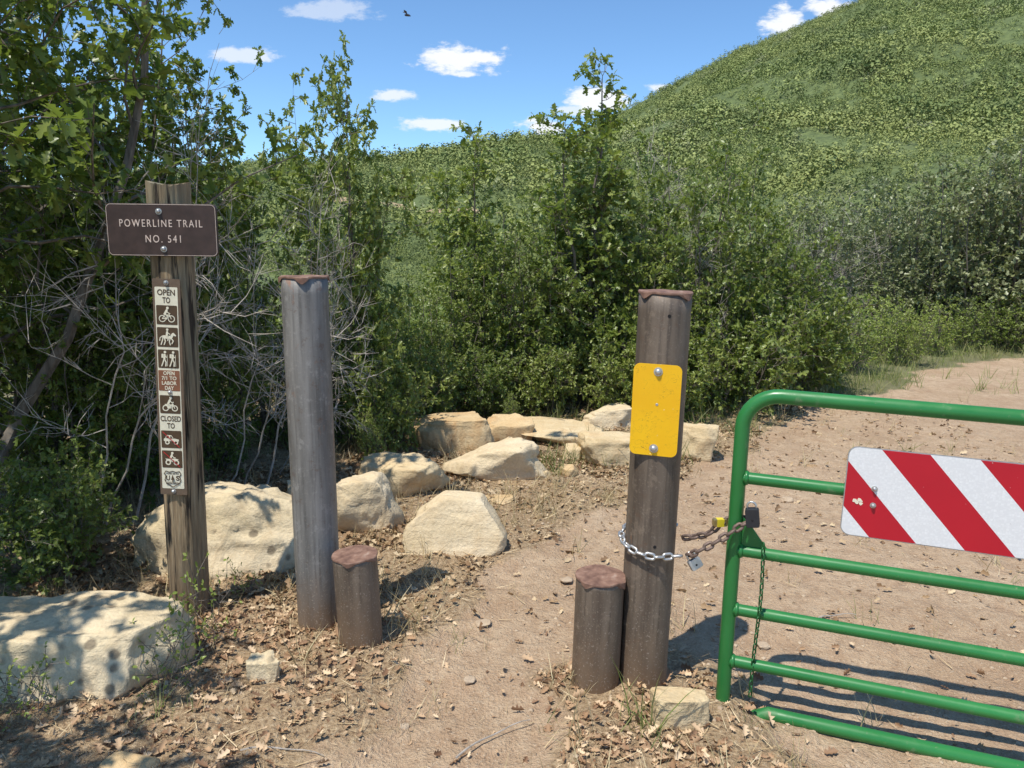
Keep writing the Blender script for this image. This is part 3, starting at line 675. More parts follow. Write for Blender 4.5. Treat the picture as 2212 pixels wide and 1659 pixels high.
tufts('green_grass', 4600, (-3.2, 6), (1.9, 9.5), lambda x, y: np.where(litter(x, y) > .5, (.16+.75*sst(4., 5.5, y))*sst(.38, .55, fbm(x*1.3, y*1.3, 3, 61)), .01), 10, .08, .26, 'grass', 'green grass growing among the boulders and under the thicket', 2)
tufts('verge_grass', 5200, (2, 14), (8.5, 14.5), lambda x, y: .07+.75*(litter(x, y) > .4), 10, .08, .30, 'grass', 'tall pale green grass on the far verge of the road', 3)
x, y = samp(14000, -2.5, 5, 1.7, 8, rg); n = len(x); k = rg.rand(n) < .25+.75*sst(.4, .6, fbm(x*1.2, y*1.2, 3, 70)); x = x[k]; y = y[k]; n = len(x)
OCT = (np.array([(1, 0, 0), (-1, 0, 0), (0, 1, 0), (0, -1, 0), (0, 0, .6), (0, 0, -.6), (.6, .6, .3), (-.6, -.5, .35), (-.6, .6, .3), (.6, -.6, .3)])*.5,
       np.array([(0, 6, 4), (6, 2, 4), (2, 8, 4), (8, 1, 4), (1, 7, 4), (7, 3, 4), (3, 9, 4), (9, 0, 4), (0, 2, 6), (2, 1, 8), (1, 3, 7), (3, 0, 9)]))
ax = rg.normal(size=(n, 3)); ax[:, 2] *= .1; nr = rg.normal(size=(n, 3))*.1; nr[:, 2] += 1
me = scatter('gravel', np.stack([x, y, gz(x, y)+.001], 1), ax, nr, .005+.020*rg.rand(n)**3, rg.rand(n), OCT, MT['pebble'])
tag(link('gravel', me), 'fine gravel and soil crumbs scattered over the dirt', 'gravel', kind='stuff')
for i, (a, b_, lb) in enumerate([((985, 1650), (1145, 1570), 'pale curved stick lying on the trail at the bottom'), ((520, 1630), (700, 1645), 'thin dry stick in the leaves at the bottom left'), ((1760, 1345), (1850, 1335), 'short twig on the road behind the gate')]):
    p = ground(*a); q = ground(*b_); mb = MB(); pts = []
    for j in range(9):
        t = j/8; w_ = p.lerp(q, t); pts.append((w_.x-p.x, w_.y-p.y+.03*math.sin(t*3), .010+.005*math.sin(t*9)))
    mb.tube(pts, [.0035-.0022*j/8 for j in range(9)], 6); o = mb.build('stick', MT['deadwood'], None, (p.x, p.y, hz(p.x, p.y)+.006)); tag(o, lb, 'stick', 'fallen sticks')

# ------------------------------------------------------------------ steel pipes
def cap_mesh(r, a0, seed=0):
    mb = MB(); n = 96
    rr_ = random.Random(seed); tabs = [(a0+k*math.pi/2+rr_.uniform(-.25, .25), rr_.uniform(.5, 1.)) for k in range(4)]
    def drop(t):
        q = 0
        for a, s in tabs:
            dd = abs((t-a+math.pi) % (2*math.pi)-math.pi); q = max(q, s*max(0, 1-dd/.30)**.8)
        return q
    specs = [(0.02, .0, 0), (.6, .0, 0), (.985, -.0005, 0), (1.0, -.003, .2), (1.0, -.008, 1.), (.985, -.008, 1.)]
    for (k, z, dz) in specs:
        for j in range(n):
            t = 2*math.pi*j/n; q = drop(t); rr = (r+.003)*k+(.006*q if dz else 0)
            mb.v.append(Vector((rr*math.cos(t), rr*math.sin(t), z+.007-.024*q*dz*(1 if dz == 1 else .5)+.0012*math.sin(5*t)*(k > .5))))
    for i in range(len(specs)-1):
        for j in range(n): mb.f.append((i*n+j, i*n+(j+1) % n, (i+1)*n+(j+1) % n, (i+1)*n+j))
    mb.f.append(tuple(range(n))); mb.f.append(tuple((len(specs)-1)*n+j for j in range(n))[::-1]); return mb
def pipe(pxb, pyb, pxt, pyt, r, mat, label, name, a0, cat='post', group=None):
    g = ground(pxb, pyb); Yc = g.y+r; t = at(pxt, pyt, Yc); h = t.z; lean = math.atan2(t.x-g.x, h)
    root = thing(name, label, cat, (g.x, Yc, 0), (0, lean, 0), group)
    mb = MB(); K = 24
    mb.tube([(0, 0, -.12+(h+.12)*i/K) for i in range(K+1)], r, 64); o = mb.build('pipe', mat, root)
    o.data.polygons.foreach_set('use_smooth', [len(p.vertices) == 4 for p in o.data.polygons])
    cap_mesh(r, a0, int(pxb)).build('cap', MT['cap'], root, (0, 0, h-.004), smooth=False)
    return root, h
PG = 'steel pipe posts flanking the trail'
PL, hl = pipe(680, 1368, 657, 597, .09, MT['steel_grey'], 'tall grey steel pipe post left of the trail with a rusty cap', 'pipe_post', R(200), 'post', PG)
SL, _ = pipe(771, 1412, 766, 1197, .087, MT['steel_brown'], 'short rusty pipe stub against the tall left pipe', 'pipe_stub', R(250), 'post', PG)
PR, hr = pipe(1394, 1502, 1438, 630, .089, MT['steel_brown'], 'tall brown steel pipe post right of the trail carrying a yellow plate', 'pipe_post', R(215), 'post', PG)
SR, _ = pipe(1290, 1508, 1297, 1243, .087, MT['steel_brown'], 'short rusty pipe stub against the tall right pipe', 'pipe_stub', R(320), 'post', PG)
ang = R(-17)
zp = (at(1423, 787, PR.location.y-.09).z, at(1414, 984, PR.location.y-.09).z); zc = sum(zp)/2; ph = zp[0]-zp[1]
mb = MB(); mb.prism(rrect(.160, ph, .022, 8), -.0015, .0015)
pp = mb.build('yellow_plate', MT['yellow'], PR, (math.sin(ang)*.0935, -math.cos(ang)*.0935, zc), (0, 0, ang)); pp['label'] = 'blank rounded yellow marker plate with fine cracks'
for dz in (ph*.42, -ph*.42): bolt(pp, 0.002, dz, -.0016, .013)
mb = MB(); mb.lathe([(.005, 0), (.004, .001)], 12, Matrix.Translation((.004, -.0016, .02)) @ RY); mb.build('centre_hole', MT['zinc'], pp)
for (px, py) in ((1438, 683), (1410, 1182)):
    z_ = at(px, py, PR.location.y-.09).z; mb = MB(); mb.lathe([(.006, 0), (.0055, .0008)], 14, Matrix.Translation((0.0, -.0893, z_)) @ RY); mb.build('bolt_hole', MT['dark'], PR)

# ------------------------------------------------------------------ sign post
g = ground(396, 1345); r = .080; Yc = g.y+r; tp = at(363, 397, Yc)
lean = math.atan2(tp.x-g.x, tp.z)
SP = thing('trail_sign_post', 'round weathered wooden post carrying the brown trail sign and symbol strip', 'sign post', (g.x, Yc, 0), (0, lean, 0))
Hs = tp.z
mb = MB(); n = 96; K = 70
for i in range(K+1):
    z_ = -.12+(Hs+.12)*i/K
    for j in range(n):
        t = 2*math.pi*j/n; cr_ = mn.noise(Vector((math.cos(t)*14, math.sin(t)*14, z_*1.3+5)))
        rr = r*(1+.05*mn.noise(Vector((math.cos(t)*1.5, math.sin(t)*1.5, z_*1.3)))+.016*mn.noise(Vector((math.cos(t)*9, math.sin(t)*9, z_*1.1+5)))-.06*max(0, cr_-.38)/.3)
        mb.v.append(Vector((rr*math.cos(t), rr*math.sin(t), z_+(.008*math.sin(t*2+1)+.012*mn.noise(Vector((math.cos(t)*5, math.sin(t)*5, 2))) if i == K else 0))))
for i in range(K):
    for j in range(n): mb.f.append((i*n+j, i*n+(j+1) % n, (i+1)*n+(j+1) % n, (i+1)*n+j))
mb.f.append(tuple(K*n+j for j in range(n)))
mb.build('post', MT['wood'], SP)
yb_ = SP.location.y-r
def loc_(px, py, Y):
    w = at(px, py, Y); z_ = w.z; return w.x-(SP.location.x+math.tan(lean)*z_), z_
bx, bz = loc_(352, 497, yb_-.01)
_, z1 = loc_(352, 441, yb_-.01); _, z2 = loc_(352, 554, yb_-.01); bw = at(471, 497, yb_-.01).x-at(234, 497, yb_-.01).x; bh = z1-z2
mb = MB(); mb.prism(rrect(bw, bh, .02, 6), -.008, .008)
NB = mb.build('name_board', MT['signbrown'], SP, (bx, -r-.012, bz), (0, -lean+R(-.3), 0), bevel=.002); NB['label'] = 'brown board reading POWERLINE TRAIL NO. 541'
mb = MB(); o_ = rrect(bw-.005, bh-.005, .018, 6); i_ = rrect(bw-.008, bh-.008, .0165, 6)
for k in range(len(o_)):
    k2 = (k+1) % len(o_); o0 = len(mb.v)
    for q in (o_[k], o_[k2], i_[k2], i_[k]): mb.v.append(Vector((q[0], -.0088, q[1])))
    mb.f.append((o0, o0+1, o0+2, o0+3))
mb.build('edge_line', MT['letter'], NB)
sx = bw/237.; sz = bh/113.
text('POWERLINE TRAIL', 178*sx, 16*sz, NB, -1*sx, 14.5*sz, -.0085, MT['letter'], .0, .0012, space=1.3)
text('NO. 541', 76*sx, 16*sz, NB, 2*sx, -19*sz, -.0085, MT['letter'], .0, .0012, space=1.3)
bolt(NB, -4*sx, 40*sz, -.008, .0105); bolt(NB, 2*sx, -41*sz, -.008, .0105)
xt, zt = loc_(359, 602, yb_-.005); xb, zb = loc_(376.5, 1068, yb_-.005)
sw = at(389, 602, yb_).x-at(329, 602, yb_).x; sh = zt-zb; xm = (xt+xb)/2
mb = MB(); mb.prism(rrect(sw, sh, .004, 3), -.002, .002)
ST = mb.build('symbol_strip', MT['stripbrown'], SP, (xm, -r-.006, (zt+zb)/2), (0, math.atan2(xt-xb, sh), 0)); ST['label'] = 'narrow brown strip of trail use symbols, open to and closed to'
pos_y = lambda py: sh/2-(py-602)/466.*sh
uw = sw*.82
mb = MB(); mb.prism(rrect(uw, pos_y(619)-pos_y(1054), .004, 3, -.001, (pos_y(619)+pos_y(1054))/2), -.0028, -.0015); mb.build('panel', MT['cream'], ST)
def panel(y0, y1, mat):
    mb = MB(); mb.prism(rrect(uw-.004, pos_y(y0)-pos_y(y1), .003, 3, -.001, (pos_y(y0)+pos_y(y1))/2), -.0034, -.0026); return mb.build('panel', MT[mat], ST)
def pict(y0, y1, prims, mat='cream', slash=False, back='darkbrown', name='pictogram'):
    cz = (pos_y(y0)+pos_y(y1))/2; hh = (pos_y(y0)-pos_y(y1))/2
    if back:
        mb = MB(); mb.prism(rrect(uw-.007, 2*hh-.003, .004, 3, -.001, cz), -.0034, -.0026); mb.build('panel', MT[back], ST)
    s = min(uw/2, hh)*.86; mb = MB(); yo = [-.0040]
    draw(mb, prims, s, -.001, cz, yo); mb.build(name, MT[mat], ST)
    if slash:
        mb = MB(); draw(mb, [('l', [(-1.0, .95), (1.0, -.95)], .085)], s, -.001, cz, [-.0075]); mb.build('slash', MT['slash'], ST)
def draw(mb, prims, s, cx, cz, yo):
    def disc(x, z, r_, n=16):
        yo[0] -= .00008; mb.prism([(cx+s*(x+r_*math.cos(2*math.pi*i/n)), cz+s*(z+r_*math.sin(2*math.pi*i/n))) for i in range(n)], yo[0], yo[0]+.0004)
    for p in prims:
        if p[0] == 'c': disc(*p[1:4])
        elif p[0] == 'p': yo[0] -= .00008; mb.prism([(cx+s*a, cz+s*b_) for a, b_ in p[1]], yo[0], yo[0]+.0004)
        elif p[0] == 'r':
            x, z, r_, w = p[1:]; n = 24; yo[0] -= .00008; o = len(mb.v)
            for k in range(n):
                a = 2*math.pi*k/n
                for q in (r_-w/2, r_+w/2): mb.v.append(Vector((cx+s*(x+q*math.cos(a)), yo[0], cz+s*(z+q*math.sin(a)))))
            for k in range(n): mb.f.append((o+2*k, o+2*k+1, o+(2*k+3) % (2*n), o+(2*k+2) % (2*n)))
        elif p[0] == 'l':
            pts, w = p[1], p[2]
            for a, b_ in zip(pts[:-1], pts[1:]):
                dx, dz = b_[0]-a[0], b_[1]-a[1]; l_ = math.hypot(dx, dz) or 1; nx, nz = -dz/l_*w/2, dx/l_*w/2
                yo[0] -= .00008; mb.prism([(cx+s*(q[0]+e*nx), cz+s*(q[1]+e*nz)) for q, e in ((a, 1), (b_, 1), (b_, -1), (a, -1))], yo[0], yo[0]+.0004)
            for a in pts: disc(a[0], a[1], w/2, 10)
text('OPEN', uw*.78, sh*12.5/466, ST, -.001, pos_y(630), -.0032, MT['darkbrown'], .02); text('TO', uw*.34, sh*12.5/466, ST, -.001, pos_y(646), -.0032, MT['darkbrown'], .02)
pict(656, 698, [('r', -.52, -.42, .36, .10), ('r', .52, -.42, .36, .10), ('l', [(-.52, -.42), (-.2, .02), (.3, .02), (.02, -.42), (-.52, -.42)], .08), ('l', [(.52, -.42), (.28, .15), (.4, .2)], .08), ('c', .12, .82, .16), ('l', [(.02, .55), (-.22, .12)], .26), ('l', [(.02, .5), (.16, .28), (.36, .2)], .10), ('l', [(-.22, .1), (.1, -.05), (0, -.45)], .13)])
pict(702, 745, [('p', [(-.6, .12), (-.5, .22), (.3, .18), (.55, .5), (.7, .52), (.98, .22), (.9, .12), (.68, .22), (.5, -.1), (.35, -.2), (-.4, -.15), (-.62, -.05)]), ('l', [(-.6, .12), (-.85, -.1), (-.9, -.4)], .1), ('l', [(-.5, -.05), (-.6, -.4), (-.75, -.85)], .12), ('l', [(-.35, -.1), (-.25, -.45), (-.4, -.85)], .12), ('l', [(.3, -.1), (.2, -.5), (.3, -.85)], .12), ('l', [(.42, -.1), (.65, -.4), (.5, -.7)], .12), ('l', [(-.05, .25), (0, .6)], .24), ('c', .02, .88, .14), ('l', [(0, .55), (.3, .35)], .09), ('l', [(-.05, .2), (.12, -.05), (.05, -.35)], .12)])
def hiker(x): return [('c', x+.1, .82, .15), ('l', [(x+.05, .5), (x, 0)], .24), ('p', [(x-.32, .58), (x-.08, .62), (x-.12, .1), (x-.34, .14)]), ('l', [(x, 0), (x+.2, -.4), (x+.16, -.85)], .14), ('l', [(x-.02, 0), (x-.15, -.4), (x-.32, -.85)], .14), ('l', [(x+.08, .45), (x+.25, .2), (x+.36, .25)], .09), ('l', [(x+.36, .5), (x+.38, -.85)], .05)]
pict(749, 790, hiker(-.48)+hiker(.52))
panel(794, 838, 'redbrown')
for i, (t_, w_) in enumerate((('OPEN', .5), ('7/1 TO', .66), ('LABOR', .66), ('DAY', .4))): text(t_, uw*w_, sh*8/466, ST, -.001, pos_y(800+10.6*i), -.0038, MT['cream'], .02)
MOTO = [('r', -.55, -.45, .32, .12), ('r', .55, -.45, .32, .12), ('p', [(-.7, .02), (-.3, .08), (.1, 0), (.3, .12), (.35, -.1), (.1, -.45), (-.3, -.45), (-.45, -.12)]), ('l', [(.55, -.45), (.3, .2), (.42, .3)], .1)]
pict(847, 888, MOTO+[('c', .12, .82, .17), ('l', [(.0, .55), (-.22, .12)], .26), ('l', [(.0, .5), (.2, .25), (.38, .28)], .1), ('l', [(-.22, .08), (.1, -.08), (-.02, -.45)], .14)])
text('CLOSED', uw*.92, sh*12/466, ST, -.001, pos_y(898.5), -.0032, MT['darkbrown'], .02); text('TO', uw*.34, sh*12/466, ST, -.001, pos_y(914), -.0032, MT['darkbrown'], .02)
pict(924, 964, [('p', [(-.95, .02), (-.85, .12), (-.1, .12), (.0, .07), (.35, .12), (.9, .02), (.95, -.22), (-.95, -.22)]), ('r', -.52, -.38, .22, .14), ('r', .55, -.38, .22, .14), ('l', [(-.7, .15), (-.6, .5), (0, .5), (.2, .15)], .08), ('c', -.2, .42, .11), ('l', [(-.2, .3), (-.22, .1)], .15)], slash=True)
pict(968, 1008, [('r', -.5, -.42, .27, .16), ('r', .52, -.42, .27, .16), ('p', [(-.85, .05), (-.2, .02), (.3, .12), (.8, 0), (.7, -.12), (.1, -.3), (-.2, -.3), (-.7, -.1)]), ('c', .05, .8, .16), ('l', [(-.02, .55), (-.2, .12)], .24), ('l', [(-.02, .5), (.2, .25), (.4, .2)], .1), ('l', [(-.2, .05), (.1, -.05), (.05, -.3)], .12)], slash=True)
shd = [(-.8, .95), (-.4, .82), (0, .95), (.4, .82), (.8, .95), (.98, .65), (.82, .3), (.95, -.15), (.75, -.6), (.35, -.8), (0, -1.02), (-.35, -.8), (-.75, -.6), (-.95, -.15), (-.82, .3), (-.98, .65)]
pict(1011, 1053, [('l', shd+[shd[0]], .09), ('p', [(-.2, -.12), (0, .55), (.2, -.12)]), ('p', [(-.05, -.12), (.05, -.12), (.05, -.32), (-.05, -.32)]), ('l', [(-.65, -.38), (.65, -.38)], .04)], mat='darkbrown', back=None, name='emblem')
q = pos_y(1011)-pos_y(1053); czs = (pos_y(1011)+pos_y(1053))/2
text('U', q*.19, q*.26, ST, -.001-q*.25, czs+q*.04, -.0032, MT['darkbrown'], .03); text('S', q*.19, q*.26, ST, -.001+q*.25, czs+q*.04, -.0032, MT['darkbrown'], .03)
text('FOREST SERVICE', q*.6, q*.07, ST, -.001, czs+q*.27, -.0032, MT['darkbrown']); text('DEPARTMENT OF AGRICULTURE', q*.62, q*.07, ST, -.001, czs-q*.24, -.0032, MT['darkbrown'])
for py in (610, 841, 1060): bolt(ST, 0, pos_y(py), -.002, .0085)

# ------------------------------------------------------------------ gate
g = ground(1553, 1512)
ztop = at(1665, 861, g.y-.04).z
d2 = ray(2212, 903); pr = CAM+d2*((ztop-1.6)/d2.z)
dirv = Vector((pr.x-g.x-.0, pr.y-g.y-.0, 0)).normalized(); ga = math.atan2(dirv.y, dirv.x); nrm = Vector((dirv.y, -dirv.x, 0))
def gp(px, py, off=0.):
    d = ray(px, py); p0 = Vector((g.x, g.y, 0))+nrm*off; t = (p0-CAM).dot(nrm)/d.dot(nrm); w = CAM+d*t
    return (w-p0).dot(dirv), w.z
prs = [((1720, 861), (2200, 902)), ((1625, 1032), (1815, 1059)), ((1605, 1188), (2200, 1282)), ((1595, 1318), (2200, 1423)), ((1585, 1428), (2200, 1549)), ((1660, 1550), (2200, 1652))]
ms = []; dat = []
for a, b_ in prs:
    A = gp(*a); B = gp(*b_); dat.append((A, B)); ms.append((B[1]-A[1])/(B[0]-A[0]))
kS = sum(ms[2:5])/3*.9; zr = [((A[1]-kS*A[0])+(B[1]-kS*B[0]))/2 for A, B in dat]
GL = 3.4
GT = thing('tube_gate', 'green tubular steel gate chained to the tall right pipe', 'gate', (g.x, g.y, 0), (0, 0, ga))
rt = .0245; rc = .115; zt_, zb_ = zr[0], zr[5]
s0 = .012
path = [(GL, 0, zt_+kS*GL)]
for i in range(9):
    a = R(90+90*i/8); path.append((s0+rc+rc*math.cos(a), 0, zt_-rc+rc*math.sin(a)))
path += [(s0, 0, zb_-.0), (s0+.01, 0, zb_-.05), (s0+.05, 0, zb_-.065), (s0+.10, 0, zb_-.03), (s0+.16, 0, zb_), (s0+.22, 0, zb_+kS*.22)]
path.append((GL, 0, zb_+kS*GL))
mb = MB(); mb.tube(path, rt, 20); mb.tube([(GL, 0, zb_+kS*GL-.02), (GL, 0, zt_+kS*GL+.02)], rt, 20)
mb.build('frame', MT['green'], GT, smooth=True)
for zz in zr[1:5]:
    mb = MB(); mb.tube([(s0+.01, 0, zz), (GL, 0, zz+kS*GL)], .0205, 18, cap=False)
    mb.lathe([(.028, 0), (.0225, .012)], 18, Matrix.Translation((s0+rt-.004, 0, zz)) @ Matrix.Rotation(R(90), 4, 'Y'))
    mb.build('rail', MT['green'], GT, smooth=True)
zz = zr[2]; mb = MB(); mb.prism([(s0+rt, zz+.02), (s0+rt, zz+.12), (s0+rt+.03, zz+.09), (s0+rt+.085, zz+.018)], -.004, .004); mb.build('chain_bracket', MT['green'], GT, bevel=.001)
TL = gp(1836, 962, .03); BLc = gp(1813, 1152, .03); hgt = TL[1]-BLc[1]; sxl = (TL[0]+BLc[0])/2
Bt = gp(1906, 971, .03); Ct = gp(2010, 984, .03); Cb = gp(2205, 1215, .03)
mS = (Cb[0]-Ct[0])/(Ct[1]-Cb[1]); per = 2*(Ct[0]-Bt[0])
PW = 1.25
m, nt, b = M('barrier_stripes', rough=.4)
tc = nt.nodes.new('ShaderNodeTexCoord'); sp = nd(nt, 'ShaderNodeSeparateXYZ', ins={0: tc.outputs['Object']})
ph_ = math_(nt, 'ADD', sp.outputs[0], math_(nt, 'MULTIPLY', sp.outputs[2], mS))
ph_ = math_(nt, 'FRACT', math_(nt, 'DIVIDE', math_(nt, 'SUBTRACT', ph_, (Bt[0]-sxl)+(Bt[1]-TL[1])*mS), per))
mk = math_(nt, 'LESS_THAN', ph_, .5)
vo = nd(nt, 'ShaderNodeTexVoronoi', {'feature': 'DISTANCE_TO_EDGE'}, {'Vector': tc.outputs['Object'], 'Scale': 130., 'Randomness': .1}).outputs['Distance']
wh = mixc(nt, ramp(nt, vo, [(.02, .5), (.12, 0.)]), (.88, .87, .85), (.62, .61, .60))
rd = mixc(nt, ramp(nt, noi(nt, tc.outputs['Object'], 4, 4), [(.4, 0.), (.7, .4)]), (.50, .008, .022), (.38, .006, .018))
c = mixc(nt, mk, wh, rd)
sc_ = noi(nt, tc.outputs['Object'], 60, 2); g2 = noi(nt, tc.outputs['Object'], 3.5, 2)
c = mixc(nt, math_(nt, 'MULTIPLY', ramp(nt, sc_, [(.73, 0.), (.75, 1.)]), ramp(nt, g2, [(.5, 0.), (.6, 1.)])), c, (.62, .6, .58))
setc(nt, b, c); MT['stripes'] = m
mb = MB(); mb.prism(rrect(PW, hgt, .03, 8, PW/2, -hgt/2), -.002, .0015)
SPN = mb.build('striped_panel', MT['alu'], GT, (sxl, -.033, TL[1]), (0, -math.atan(kS), 0)); SPN['label'] = 'red and white diagonal striped reflective panel'
mb = MB(); mb.prism(rrect(PW-.006, hgt-.006, .028, 8, PW/2, -hgt/2), -.0032, -.0015); mb.build('reflective_face', MT['stripes'], SPN)
for (px, py) in ((1890, 1055), (1887, 1091), (2300, 1120)):
    q = gp(px, py, .035); bolt(SPN, q[0]-sxl, q[1]-TL[1], -.003, .008)
q = gp(1853, 1082, .035); mb = MB(); random.seed(2)
for i in range(5):
    a0 = random.random()*6; x_, z_ = q[0]-sxl+random.uniform(-.012, .012), q[1]-TL[1]+random.uniform(-.008, .01)
    mb.prism([(x_+random.uniform(.004, .009)*math.cos(a0+j*1.05), z_+random.uniform(.003, .007)*math.sin(a0+j*1.05)) for j in range(6)], -.0038-.0002*i, -.003)
mb.build('scraped_spot', MT['cream'], SPN)

# ------------------------------------------------------------------ chains and locks
def link_mesh(L_, W, w):
    mb = MB(); pts = []; rr = W/2-w; hl_ = L_/2-w-rr
    for i in range(9):
        a = R(-90+180*i/8); pts.append((hl_+rr*math.cos(a), rr*math.sin(a), 0))
    for i in range(9):
        a = R(90+180*i/8); pts.append((-hl_+rr*math.cos(a), rr*math.sin(a), 0))
    mb.tube(pts, w, 8, closed=True); return mb
def resample(path, step):
    P = [Vector(p) for p in path]; out = [P[0].copy()]; acc = 0; cur = P[0]
    i = 1
    while i < len(P):
        dlt = P[i]-cur; l_ = dlt.length
        if acc+l_ >= step: cur = cur+dlt*((step-acc)/l_); out.append(cur.copy()); acc = 0
        else: acc += l_; cur = P[i]; i += 1
    return out
def smooth_path(pts, n=12):
    out = []; P = [Vector(p) for p in pts]
    for i in range(len(P)-1):
        p0 = P[max(i-1, 0)]; p1 = P[i]; p2 = P[i+1]; p3 = P[min(i+2, len(P)-1)]
        for k in range(n):
            t = k/n; out.append(.5*((2*p1)+(p2-p0)*t+(2*p0-5*p1+4*p2-p3)*t*t+(3*p1-p0-3*p2+p3)*t**3))
    out.append(P[-1]); return out
def chain(path, L_, W, w, mat, label, name='chain', single=False, n0=Vector((0, 0, 1)), group=None):
    pts = resample(smooth_path(path), L_-2.2*w); org = pts[0].copy()
    lm = link_mesh(L_, W, w); big = MB()
    base = lm.mesh('link', True); base.materials.append(mat)
    mats = []
    for i in range(len(pts)-1):
        c = (pts[i]+pts[i+1])/2; t = (pts[i+1]-pts[i]).normalized(); s = t.cross(n0)
        if s.length < .1: s = t.cross(Vector((1, 0, 0)))
        s.normalize(); u = s.cross(t)
        if i % 2: s, u = u, -s
        k = .35; s2 = (s+u*k).normalized(); u2 = t.cross(s2)
        mt = Matrix((t, s2, u2)).transposed().to_4x4(); mt.translation = c-org; mats.append(mt)
    if single:
        for mt in mats:
            o = len(big.v); big.v += [mt @ v_ for v_ in lm.v]; big.f += [tuple(o+q for q in f) for f in lm.f]
        me = big.mesh(name, True); me.materials.append(mat); return tag(link(name, me, None, org), label, 'chain', group)
    root = thing(name, label, 'chain', org, group=group)
    for mt in mats: o = link('link', base, root); o.matrix_local = mt
    return root
pc = PR.location; zc0 = at(1400, 1200, pc.y-.1).z
def ring_pt(a, rr, z_): return (pc.x+math.tan(PR.rotation_euler.y)*z_+rr*math.cos(a), pc.y+rr*math.sin(a), z_)
lk = at(1487, 1200, pc.y-.10)
path = [ring_pt(R(20), .104, zc0+.06), ring_pt(R(60), .104, zc0+.055), ring_pt(R(100), .104, zc0+.05), ring_pt(R(140), .104, zc0+.04), ring_pt(R(180), .104, zc0+.028), ring_pt(R(210), .104, zc0+.014), ring_pt(R(240), .104, zc0+.003), ring_pt(R(270), .105, zc0-.004), ring_pt(R(300), .107, zc0-.005), (lk.x, lk.y, lk.z)]
chain(path, .044, .029, .0052, MT['zinc'], 'bright silver chain wrapped around the tall right pipe')
sg = Vector((g.x, g.y, 0)); zs = at(1605, 1135, g.y-.03).z
st_c = sg+dirv*s0
rgp2 = at(1468, 1163, pc.y+.0)
p2 = [(lk.x, lk.y, lk.z), tuple(at(1500, 1195, g.y-.03)), tuple(at(1545, 1172, g.y-.04)), tuple(at(1590, 1143, g.y-.045)), tuple(at(1612, 1128, g.y-.045)), (st_c.x+.05, st_c.y-.01, zs+.01), (st_c.x+.03, st_c.y+.045, zs), (st_c.x-.03, st_c.y+.04, zs-.01), tuple(at(1530, 1153, g.y+.05)), tuple(rgp2)]
chain(p2, .042, .029, .0056, MT['chainrust'], 'rusty brown chain looped around the green gate stile')
q0 = at(1649, 1172, g.y-.075); q1 = at(1618, 1530, g.y-.04)
chain([tuple(q0), tuple(q0.lerp(q1, .3)+Vector((.004, -.01, 0))), tuple(q0.lerp(q1, .7)), (q1.x, q1.y, max(q1.z, .02))], .027, .016, .0027, MT['chaingreen'], 'thin green painted chain dangling down the gate to the ground', single=True)
def padlock(name, label, loc, rot, w, h, d, shackle, bodymat, shmat, band=None):
    root = thing(name, label, 'padlock', loc, rot)
    mb = MB(); mb.prism(rrect(w, h, min(w, h)*.18, 5, 0, -h/2), -d/2, d/2); bd = mb.build('body', bodymat, root, bevel=.0015)
    if band: mb = MB(); mb.prism(rrect(w*1.03, h*.5, .001, 2, 0, -h*.5), -d/2-.001, d/2+.001); mb.build('band', band, root)
    mb = MB(); rr = w*.32; mb.tube([(-rr, 0, -.004), (-rr, 0, shackle)]+[(rr*math.cos(R(180-22.5*i)), 0, shackle+rr*math.sin(R(180-22.5*i))) for i in range(1, 8)]+[(rr, 0, shackle), (rr, 0, -.004)], .0035, 10); mb.build('shackle', shmat, root, smooth=True)
    mb = MB(); mb.lathe([(.004, 0), (.0035, .001)], 12, Matrix.Translation((0, -d/2, -h*.6)) @ RY)
    if not band: mb.build('keyhole', MT['dark'], root)
    return root
a = at(1496, 1207, lk.y-.012); padlock('padlock', 'silver padlock joining the bright chain to the rusty chain', tuple(a), (R(-12), R(-28), R(15)), .044, .038, .018, .012, MT['zinc'], MT['zinc'])
a = at(1570, 1128, g.y+.035); padlock('padlock', 'yellow banded cylinder padlock held up left of the gate stile', tuple(a), (0, R(90), R(5)), .026, .05, .02, .012, MT['brass'], MT['zinc'], MT['lockyellow'])
a = at(1624, 1098, g.y-.05); padlock('padlock', 'padlock in a black rubber cover hooked on the gate stile', tuple(a), (0, R(-8), R(-20)), .044, .064, .028, .008, MT['rubber'], MT['zinc'])

# ------------------------------------------------------------------ insect
a = at(880, 33, 1.7); ins = thing('flying_insect', 'tiny dark flying insect against the blue sky', 'insect', tuple(a), (0, 0, R(20)))
mb = MB(); mb.tube([(-.006, 0, 0), (-.004, 0, 0), (0, 0, .0005), (.004, 0, 0), (.007, 0, -.0008)], [.0008, .0022, .0026, .002, .0006], 10); mb.build('body', MT['insect'], ins, smooth=True)
for s_ in (-1, 1): mb = MB(); mb.v = [Vector(q) for q in ((0, 0, .002), (-.003, s_*.006, .006), (-.009, s_*.007, .008), (-.008, s_*.003, .005))]; mb.f = [(0, 1, 2, 3)]; mb.build('wing', MT['insect'], ins)

